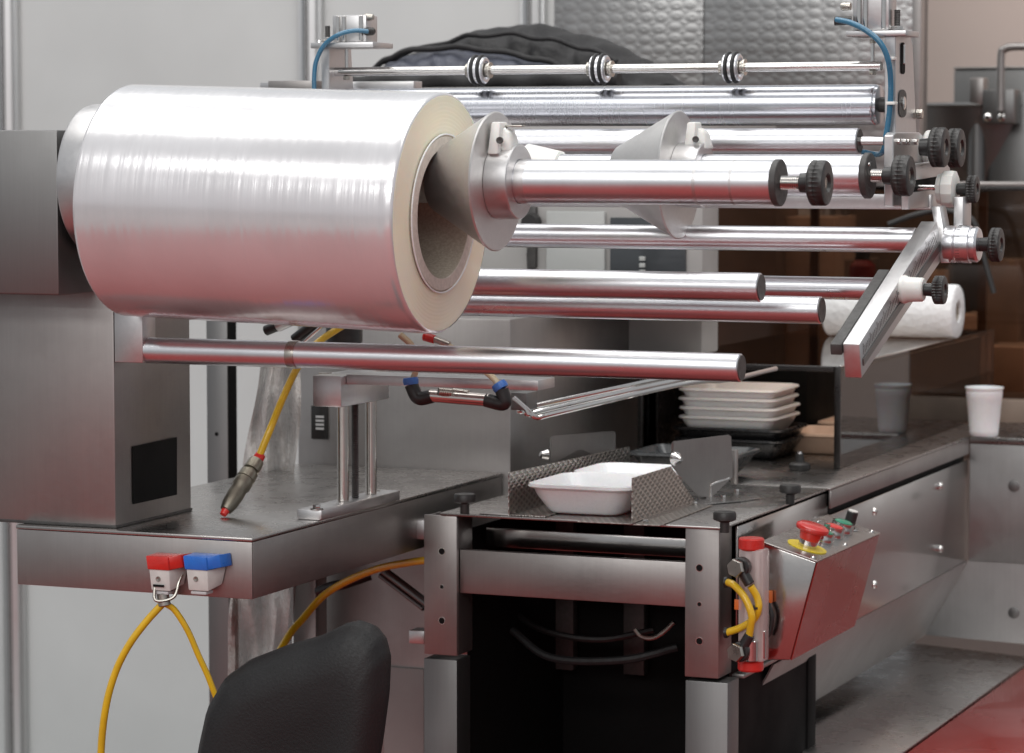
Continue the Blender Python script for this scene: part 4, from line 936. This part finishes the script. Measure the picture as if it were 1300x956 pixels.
for px, py in ((882, 641), (918, 633), (935, 625), (820, 664)):
    q = PZ(px, py, ZP+.002); MB().hexnut(q, VZ, .0042, .005).out('bolt_head', 'chrome', gr)

# =================================================================== FOAM TRAYS
def rrect(hx_, hy_, r, n=8):
    pts = []
    for cx_, cy_, a0_ in ((hx_-r, hy_-r, 0), (-hx_+r, hy_-r, 90), (-hx_+r, -hy_+r, 180), (hx_-r, -hy_+r, 270)):
        for k in range(n+1):
            an = R(a0_+90*k/n); pts.append((cx_+r*math.cos(an), cy_+r*math.sin(an)))
    return pts
def tray(name, label, cat, c_, hx_, hy_, h, ins, mat, group=None, rot=0, r=.03):
    c_ = Vector(c_); o = MB()
    prof = [(0, ins+.010, 0), (.0, ins+.004, 0), (.004, ins, 0), (h*.55, ins*.42, 0), (h*.80, ins*.20, 0), (h*.82, .0, 0), (h*.88, -.0025, 0), (h*.97, -.001, 0), (h, .0035, 0), (h*.93, .006, 0), (h*.5, ins*.5+.006, 0), (.007, ins+.007, 0), (.004, ins+.016, 0)]
    loops = []
    cr, sr_ = math.cos(rot), math.sin(rot)
    for z, i_, _ in prof:
        lp = rrect(hx_-i_, hy_-i_, max(.006, r-i_*.45)); loops.append([o.bm.verts.new((c_.x+x*cr-y*sr_, c_.y+x*sr_+y*cr, c_.z+z)) for x, y in lp])
    for a_, b_2 in zip(loops, loops[1:]):
        for k in range(len(a_)): j = (k+1) % len(a_); o.bm.faces.new((a_[k], a_[j], b_2[j], b_2[k]))
    o.bm.faces.new(loops[0][::-1]); o.bm.faces.new(loops[-1])
    ob = o.out(name, mat, None, 50); return tag(ob, label, cat, group)
tr1 = P(735, 657, Z=ZP+.003)
tcx = (P(667, 618, Z=ZP+.04).x+P(802, 622, Z=ZP+.04).x)/2; thx = (P(802, 622, Z=ZP+.04).x-P(667, 618, Z=ZP+.04).x)/2
tray('foam_tray', 'front empty white foam tray between the two embossed guides', 'tray', (tcx, .498+.082, ZP+.0025), thx+.002, .082, .043, .022, 'foam_white', 'white foam trays on the bench')
tray('foam_tray', 'second white foam tray, lying behind the front one on the bench', 'tray', (tcx-.002, .498+.240, ZP+.0025), thx-.002, .070, .043, .022, 'foam_white', 'white foam trays on the bench')
q = P(875, 607, Z=ZP)
tray('plastic_tray', 'dark grey empty tray on the bench behind the plain guide plate', 'tray', (P(882, 590, Y=1.06).x, 1.06, ZP+.002), .088, .070, .040, .026, 'tray_grey', None, 0, .02)
for px_, py_, yy_, ad_ in ((1110, 575, 1.50, 'nearest'), (1150, 560, 1.72, 'middle'), (1185, 548, 1.95, 'farthest')):
    tray('wrapped_pack', f'{ad_} tan pack lying in the tunnel seen through the bronze side pane', 'pack', (.045, yy_, ZP+.0015), .060, .075, .036, .016, 'wood', 'tan packs in the tunnel', 0, .02)
# stack inside the tunnel
sc = P(934, 575, Y=1.36)
tray('plastic_tray', 'bottom black tray under the stack of white trays', 'tray', (sc.x+.002, 1.38, ZP+.001), .094, .075, .034, .020, 'tray_black', 'black trays under the white stack', 0, .02)
tray('plastic_tray', 'upper black tray directly under the white trays', 'tray', (sc.x+.002, 1.38, ZP+.019), .096, .077, .034, .020, 'tray_black', 'black trays under the white stack', 0, .02)
names = ['lowest', 'second from the bottom', 'third from the bottom', 'topmost']
for k in range(4):
    tray('foam_tray', f'off-white foam tray, {names[k]} of the four in the stack', 'tray', (sc.x+.0015*(k % 2), 1.38-.002*k, ZP+.040+.0155*k), .083, .080, .032, .016, 'foam_pink', 'stacked off-white foam trays', .01*k, .02)

# =================================================================== WRAPPING MACHINE BODY
Xm, Yf, Yb = .207, .978, 1.85
wm = thing('wrapping_machine', 'stainless wrapping machine body with riveted side panel and a sloping chute at lower right', 'wrapping machine', (Xm, 1.4, 0))
MB().box(-.40, Xm, Yf+.001, Yb+.3, ZP-.003, ZP+.0004, .0008).out('top_deck', 'sheet_top', wm)
zl1 = P(1066, 641, X=Xm).z
MB().box(Xm-.003, Xm+.001, Yf+.001, Yb-.001, zl1, ZP-.0035, .0008).out('top_rim', 'sheet', wm)
zs = P(1232, 710, X=Xm).z
zg = P(1150, 627, X=Xm).z
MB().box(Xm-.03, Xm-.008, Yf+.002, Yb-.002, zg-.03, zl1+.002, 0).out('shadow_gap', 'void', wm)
sd = MB().box(Xm-.004, Xm, Yf+.001, Yb-.002, zs, zl1-.010, .0012).out('side_panel', 'mirror', wm)
for px, py in ((1110, 649), (1110, 742), (1194, 617), (1194, 697)):
    q = P(px, py, X=Xm); MB().lathe(q, VX, [(0, 0), (0, .0072), (.003, .0062), (.005, .003), (.0052, 0)], 24).out('rivet', 'chrome', sd)
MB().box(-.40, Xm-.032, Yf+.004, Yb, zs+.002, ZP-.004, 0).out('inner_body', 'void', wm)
# front facing panel
xf1 = 1.2
MB().box(Xm+.002, xf1, Yb, Yb+.004, zs, ZP-.012, .001).out('end_panel', 'sheet_lit', wm)
MB().box(Xm+.002, xf1, Yb-.003, Yb+.30, ZP-.0115, ZP+.0006, .003).out('end_deck', 'sheet_top', wm)
for px, py in ((1287, 617), (1287, 778)):
    q = P(px, py, Y=Yb); MB().lathe(q, -VY, [(0, 0), (0, .0105), (.002, .0100), (.003, .006), (.0032, 0)], 28).out('panel_bolt', 'sheet_dark', wm)
# sloping chute faces
zc2 = P(1175, 806, Y=Yb).z; xc2 = P(1175, 806, Y=Yb).x
MB().prism([(Xm, .70, zs-.0005), (Xm, Yb-.002, zs-.0005), (xc2, Yb-.002, zc2), (xc2, .70, zc2)], (-.003, 0, -.0002), 0).out('undercut_panel', 'sheet_lit', wm)
MB().prism([(Xm+.0005, Yb, zs-.0005), (xf1, Yb, zs-.0005), (xf1, Yb+.001, zc2-.03), (xc2, Yb, zc2)], (0, .003, 0), 0).out('lower_end_panel', 'sheet_lit', wm)
MB().hexa([(xc2-.1, .9, zc2-.030), (P(1283, 850, Z=zc2-.02).x, .9, zc2-.045), (P(1283, 850, Z=zc2-.02).x, Yb-.001, zc2-.045), (xc2-.1, Yb-.001, zc2-.030),
           (xc2-.1, .9, zc2-.026), (P(1283, 850, Z=zc2-.02).x, .9, zc2-.028), (P(1283, 850, Z=zc2-.02).x, Yb-.001, zc2-.028), (xc2-.1, Yb-.001, zc2-.012)], .0015).out('chute_floor', 'sheet_top', wm)
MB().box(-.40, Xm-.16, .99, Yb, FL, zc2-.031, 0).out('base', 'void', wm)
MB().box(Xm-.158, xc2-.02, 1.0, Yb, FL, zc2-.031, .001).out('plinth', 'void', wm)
rx = P(1283, 850, Z=zc2-.02).x+.004
rcb = thing('red_cabinet', 'low dark red cabinet right of the chute at the lower right corner', 'cabinet', (rx+.2, 1.4, FL))
MB().box(rx, rx+.6, .70, Yb-.004, FL+.06, zc2-.030, .003).out('body', 'red_gloss', rcb)
MB().box(rx+.02, rx+.58, .72, Yb-.01, FL+.0095, FL+.0595, 0).out('plinth', 'void', rcb)
# tunnel hood of tinted acrylic
hxr, hy0, hzt = .145, 1.24, P(1068, 466, X=.145).z
hxl = P(811, 560, Y=hy0).x
hd = thing('tinted_hood', 'bronze tinted acrylic tunnel hood with black edges on the wrapping machine', 'hood', (hxr, hy0, ZP))
MB().box(hxr-.006, hxr, hy0+.006, 3.0 if False else 2.30, ZP+.001, hzt-.006, 0).out('side_pane', 'tinted', hd)
MB().box(hxl, hxr, hy0+.006, 2.30, hzt-.005, hzt, 0).out('top_pane', 'smoke', hd)
MB().box(hxr-.009, hxr+.001, hy0-.002, hy0+.0055, ZP+.001, hzt+.001, .001).out('front_edge', 'tinted_edge', hd)
MB().box(hxl-.002, hxl+.007, hy0-.002, hy0+.0055, ZP+.001, hzt-.004, .001).out('front_edge', 'tinted_edge', hd)
MB().box(hxl, hxr-.010, hy0-.002, hy0+.0055, hzt-.008, hzt+.001, .001).out('front_edge', 'tinted_edge', hd)
MB().box(hxr-.0055, hxr+.0008, hy0+.006, 2.30, hzt+.0002, hzt+.0022, .0006).out('bright_edge', 'chrome', hd)
MB().box(hxl, hxl+.006, hy0+.006, 2.30, ZP+.001, hzt-.006, 0).out('side_pane', 'tinted', hd)
# inside the tunnel: black block standing in for its shade, and warm board
MB().box(P(1000, 520, Y=1.9).x-.02, P(1062, 520, Y=1.75).x-.01, 1.60, 1.8, ZP+.03, hzt-.012, .003).out('tunnel_shade_block', 'void', hd)
MB().box(hxl+.02, hxr-.012, 2.26, 2.27, ZP+.002, hzt-.01, 0).out('rear_board', 'wood', hd)
MB().box(hxl+.012, hxl+.016, hy0+.05, 2.25, ZP+.002, hzt-.008, 0).out('darkening_liner', 'tinted_edge', hd)  # added opaque liner that darkens the tunnel behind the trays
q = P(1015, 597, Z=ZP)
kn = thing('clamp_screw', 'loose black clamp knob standing stud up beside the hood edge', 'knob', (q.x, q.y, ZP)); flat_knob(kn, (q.x, q.y, ZP+.0006), .0175, .026, True)
# tool lying in the tunnel
tl = MB().tube([P(1090, 500, Y=1.7), P(1110, 507, Y=1.7), P(1150, 510, Y=1.7)], .006, 10).out('dark_tool', 'black')
tag(tl, 'short dark tool seen through the hood side pane', 'tool')
tl.location = (0, 0, 0)

# towel roll
tc_ = Vector((P(1217, 397, Y=2.0).x, 2.0, hzt+.0505))
tw = thing('paper_towel_roll', 'white embossed paper towel roll lying on the tinted hood', 'towel roll', (tc_.x, 2.0, hzt))
tl0 = P(1052, 395, Y=2.0).x
ln = tc_.x-tl0+.0
MB().lathe((tl0, tc_.y, tc_.z), VX, [(0, .020), (0, .046), (.003, .049)]+[(.006+(ln-.012)*i/24, .0495+.0004*rn.uniform(-1, 1)) for i in range(25)]+[(ln-.003, .049), (ln, .046), (ln, .021), (ln-.004, .020), (0, .020)], 72).out('paper', 'paper', tw, 60)
MB().lathe((tl0+.001, tc_.y, tc_.z), VX, [(0, .0175), (0, .0198), (ln-.0055, .0198), (ln-.0055, .0175), (0, .0175)], 40).out('inner_tube', 'core', tw)
# cup
q = P(1248, 557, Z=ZP)
cu = Vector((P(1249, 557, Y=Yb+.022).x, Yb+.022, ZP+.0008)); hC = 62*scl(cu); rt = 23.6*scl(cu); rb = 18*scl(cu)
cpn = thing('plastic_cup', 'white ribbed plastic cup standing on the machine corner', 'cup', cu)
o = MB(); seg = 64; rings = []
prof = [(0, rb*.0), (0, rb*.92), (.003, rb), (.010, rb+.0008), (.014, rb+.0010), (hC*.74, rb+(rt-rb)*.74), (hC*.78, rb+(rt-rb)*.82), (hC*.90, rt*.975), (hC*.91, rt*.955), (hC*.93, rt*.97), (hC*.965, rt*.985), (hC*.97, rt*1.03), (hC, rt*1.03), (hC, rt*.985), (hC*.9, rt*.94), (.006, rb*.95), (.006, 0)]
o.lathe(cu, VZ, [(t, r_, .0013 if 4 <= i <= 5 else 0) for i, (t, r_) in enumerate(prof)], seg)
o.out('cup_wall', 'white_plastic' if False else 'foam_white', cpn, 40)

# =================================================================== CONTROL BOX
by0, by1 = .50, .812
def CB(px, py, y=by0): return P(px, py, Y=y)
A_, B_, C_, D_ = CB(966, 689), CB(1036, 714), CB(1003, 838), CB(968, 838)
A_.x = max(A_.x, cxr+.001); D_.x = A_.x
cbx = thing('control_box', 'sloping stainless operator box with an emergency stop and buttons on top', 'control box', (A_.x, by0, D_.z))
def sh(v_, y): return Vector((v_.x, y, v_.z))
MB().hexa([sh(D_, by0), sh(C_, by0), sh(C_, by1), sh(D_, by1), sh(A_, by0), sh(B_, by0), sh(B_, by1), sh(A_, by1)], .0015).out('housing', 'mirror', cbx)
fn_ = Vector((B_.z-C_.z, 0, C_.x-B_.x)).normalized()
MB().prism([sh(C_, by0+.001)+fn_*.0004, sh(B_, by0+.001)+fn_*.0004, sh(B_, by1-.001)+fn_*.0004, sh(C_, by1-.001)+fn_*.0004], fn_*.0015, .0004).out('red_side_face', 'red_gloss', cbx)  # dark red laid over the steel housing's sloping side
nrm = (B_-A_).cross(VY).normalized(); nrm = nrm if nrm.z > 0 else -nrm
tp = [sh(A_, by0-.003)+nrm*.0008, sh(B_, by0-.003)+nrm*.0008+(B_-A_).normalized()*.002, sh(B_, by1+.003)+nrm*.0008+(B_-A_).normalized()*.002, sh(A_, by1+.003)+nrm*.0008]
MB().prism(tp, nrm*.0022, .0006).out('cover_plate', 'sheet_top', cbx)
def on_top(u, y): return sh(A_.lerp(B_, u), y)+nrm*.0031
for u, y in ((.90, by0+.010), (.90, by1-.01), (.93, (by0+by1)/2)): MB().lathe(on_top(u, y), nrm, [(0, 0), (0, .0038), (.0025, .003), (.003, 0)], 16).out('cover_screw', 'chrome', cbx)
ex, ey = .60, by0+.058
q = on_top(ex, ey)
es = MB().lathe(q, nrm, [(0, 0), (0, .0275), (.0012, .0275), (.0012, 0)], 48).out('warning_disc', 'yellow_disc', cbx)
MB().lathe(q+nrm*.0013, nrm, [(0, 0), (0, .013), (.010, .013), (.010, 0)], 32).out('collar', 'chrome', es)
MB().lathe(q+nrm*.011, nrm, [(0, 0), (0, .0135), (.004, .0145), (.011, .0160), (.013, .0220), (.016, .0232), (.019, .0225), (.0215, .0185), (.0220, 0)], 48).out('stop_button', 'red', es)
def button(u, y, r, h, mat, ring='chrome', name='push_button'):
    q = on_top(u, y); r *= 1.36; h *= 1.15; o_ = MB().lathe(q, nrm, [(0, 0), (0, r*1.05), (h*.5, r*1.05), (h*.6, r), (h, r), (h, r*.86), (h*.9, r*.84), (h*.9, 0)], 32).out('bezel', ring, cbx)
    MB().lathe(q+nrm*(h*.9), nrm, [(0, 0), (0, r*.82), (.002, r*.80), (.0035, r*.6), (.004, 0)], 32).out(name, mat, o_); return o_
sel = button(.62, by0+.128, .0105, .012, 'green')
q = on_top(.62, by0+.128); MB().hexa([q+nrm*.012+Vector((-.003, -.011, 0)), q+nrm*.012+Vector((.003, -.011, 0)), q+nrm*.012+Vector((.003, .011, 0)), q+nrm*.012+Vector((-.003, .011, 0)), q+nrm*.026+Vector((-.002, -.009, 0)), q+nrm*.026+Vector((.002, -.009, 0)), q+nrm*.024+Vector((.002, .010, 0)), q+nrm*.024+Vector((-.002, .010, 0))], .001).out('selector_lever', 'green', sel)
MB().tube([q+nrm*.010+Vector((-.014, -.01, 0)), q+nrm*.028+Vector((-.012, -.012, 0)), q+nrm*.030+Vector((-.010, -.004, 0))], .0012, 8).out('key_tag', 'chrome', sel)
button(.60, by0+.178, .0112, .013, 'red')
button(.58, by0+.228, .0118, .013, 'green')
q = on_top(.56, by0+.272); rk = MB().lathe(q, nrm, [(0, 0), (0, .0085), (.024, .0080), (.025, .007), (.025, 0)], 28).out('rotary_knob', 'black', cbx)
MB().lathe(q+nrm*.0252, nrm, [(0, 0), (0, .0072), (.0012, .0068), (.0012, 0)], 24).out('white_cap', 'white_plastic', rk)
MB().lathe(q+nrm*.0005, nrm, [(0, .009), (0, .0155), (.0012, .0150), (.0012, .009), (0, .009)], 32).out('dial_ring', 'chrome', rk)

# =================================================================== AIR REGULATOR beside the right post
RY = .455
def RQ(px, py, y=RY): return P(px, py, Y=y)
rg = thing('flow_regulator', 'clear flow meter with red end caps and black elbows beside the right end post', 'regulator', RQ(948, 850))
zt1, zt0 = RQ(950, 697).z, RQ(950, 840).z
xa_ = RQ(950, 760).x
s_ = scl(RQ(950, 760))
MB().box(RQ(937, 760).x, RQ(970, 760).x, RY-.002, RY+.026, zt0, zt1, .004).out('clear_body', 'acrylic_block', rg)
for (ya, yb_) in ((684, 699), (840, 853)):
    MB().lathe((xa_, RY+.012, RQ(950, yb_).z), VZ, [(0, 0), (0, .016), (.002, .0175), ((yb_-ya)*s_-.002, .0175), ((yb_-ya)*s_, .016), ((yb_-ya)*s_, 0)], 40).out('end_cap', 'red', rg)
MB().cyl((xa_-.005, RY+.013, zt0+.004), (xa_-.005, RY+.013, zt1-.004), .004, 16).out('float_tube', 'nylon', rg)
MB().cyl((xa_+.008, RY+.013, zt0+.004), (xa_+.008, RY+.013, zt1-.004), .0035, 16).out('scale_tube', 'white_plastic', rg)
MB().cyl((xa_+.006, RY-.004, RQ(950, 838).z), (xa_+.006, RY-.004, RQ(950, 812).z), .0095, 24).out('needle_valve', 'chrome', rg)
MB().cyl((xa_+.020, RY+.004, RQ(950, 835).z), (xa_+.020, RY+.004, RQ(950, 800).z), .004, 16).out('side_valve', 'chrome', rg)
q = RQ(931, 768, RY-.002); MB().box(q.x, q.x+.010, q.y+.004, q.y+.0055, q.z-.007, q.z+.007, .0005).out('orange_mark', 'orange', rg)
for (nx, ny, ex_, ey_) in ((935, 721, 952, 742), (935, 828, 952, 806)):
    c0 = RQ(nx+3, ny, RY-.02)
    el = MB().lathe(c0+VY*.014, -VY, [(0, 0), (0, .0135), (.012, .0135), (.014, .012), (.014, 0)], 32).out('elbow', 'black', rg)
    MB().hexnut(c0+VY*-.0005+VX*-.002, (-.25, -1, 0), .0125, .008).out('banjo_bolt', 'nickel', el)
    MB().cyl(c0+VY*.006, RQ(ex_, ey_, RY-.014), .0072, 24).out('hose_socket', 'black', el)
hA = MB().tube([RQ(923, 739, RY-.002), RQ(932, 743, RY-.012), RQ(945, 758, RY-.02), RQ(954, 780, RY-.022), RQ(953, 795, RY-.018), RQ(951, 808, RY-.014)], .0050, 14).out('air_hose', 'yellow')
tag(hA, 'short yellow hose bowing from the upper bulkhead hole to the lower black elbow', 'hose', 'yellow regulator hoses')
hB = MB().tube([RQ(953, 744, RY-.014), RQ(961, 758, RY-.010), RQ(963, 772, RY-.010), RQ(957, 786, RY-.006), RQ(940, 797, RY-.004), RQ(923, 803, RY-.002)], .0050, 14).out('air_hose', 'yellow')
tag(hB, 'short yellow hose looping from the upper black elbow back to the lower bulkhead hole', 'hose', 'yellow regulator hoses')
for yy in (739, 803):
    MB().lathe(RQ(921, yy, RY+.0), VX, [(-.001, 0), (-.001, .0075), (.003, .0075), (.004, .0065), (.004, 0)], 20).out('bulkhead_ring', 'black', rg)
q = RQ(957, 771, RY-.008); MB().lathe(q-VZ*.0015, VZ, [(0, 0), (0, .0105), (.003, .0105), (.003, 0)], 16).out('cable_tie', 'black', rg)
q = P(976, 758, Y=.492); MB().box(q.x-.006, q.x+.004, .490, .4985, q.z-.008, q.z+.008, .0008).out('orange_connector', 'orange', rg)
MB().tube([P(975, 766, Y=.490), P(980, 782, Y=.488), P(978, 800, Y=.488), P(972, 812, Y=.486)], .003, 10).out('black_cable', 'black', rg)
for o in list(bpy.data.objects):
    if '_o' in o: del o['_o']
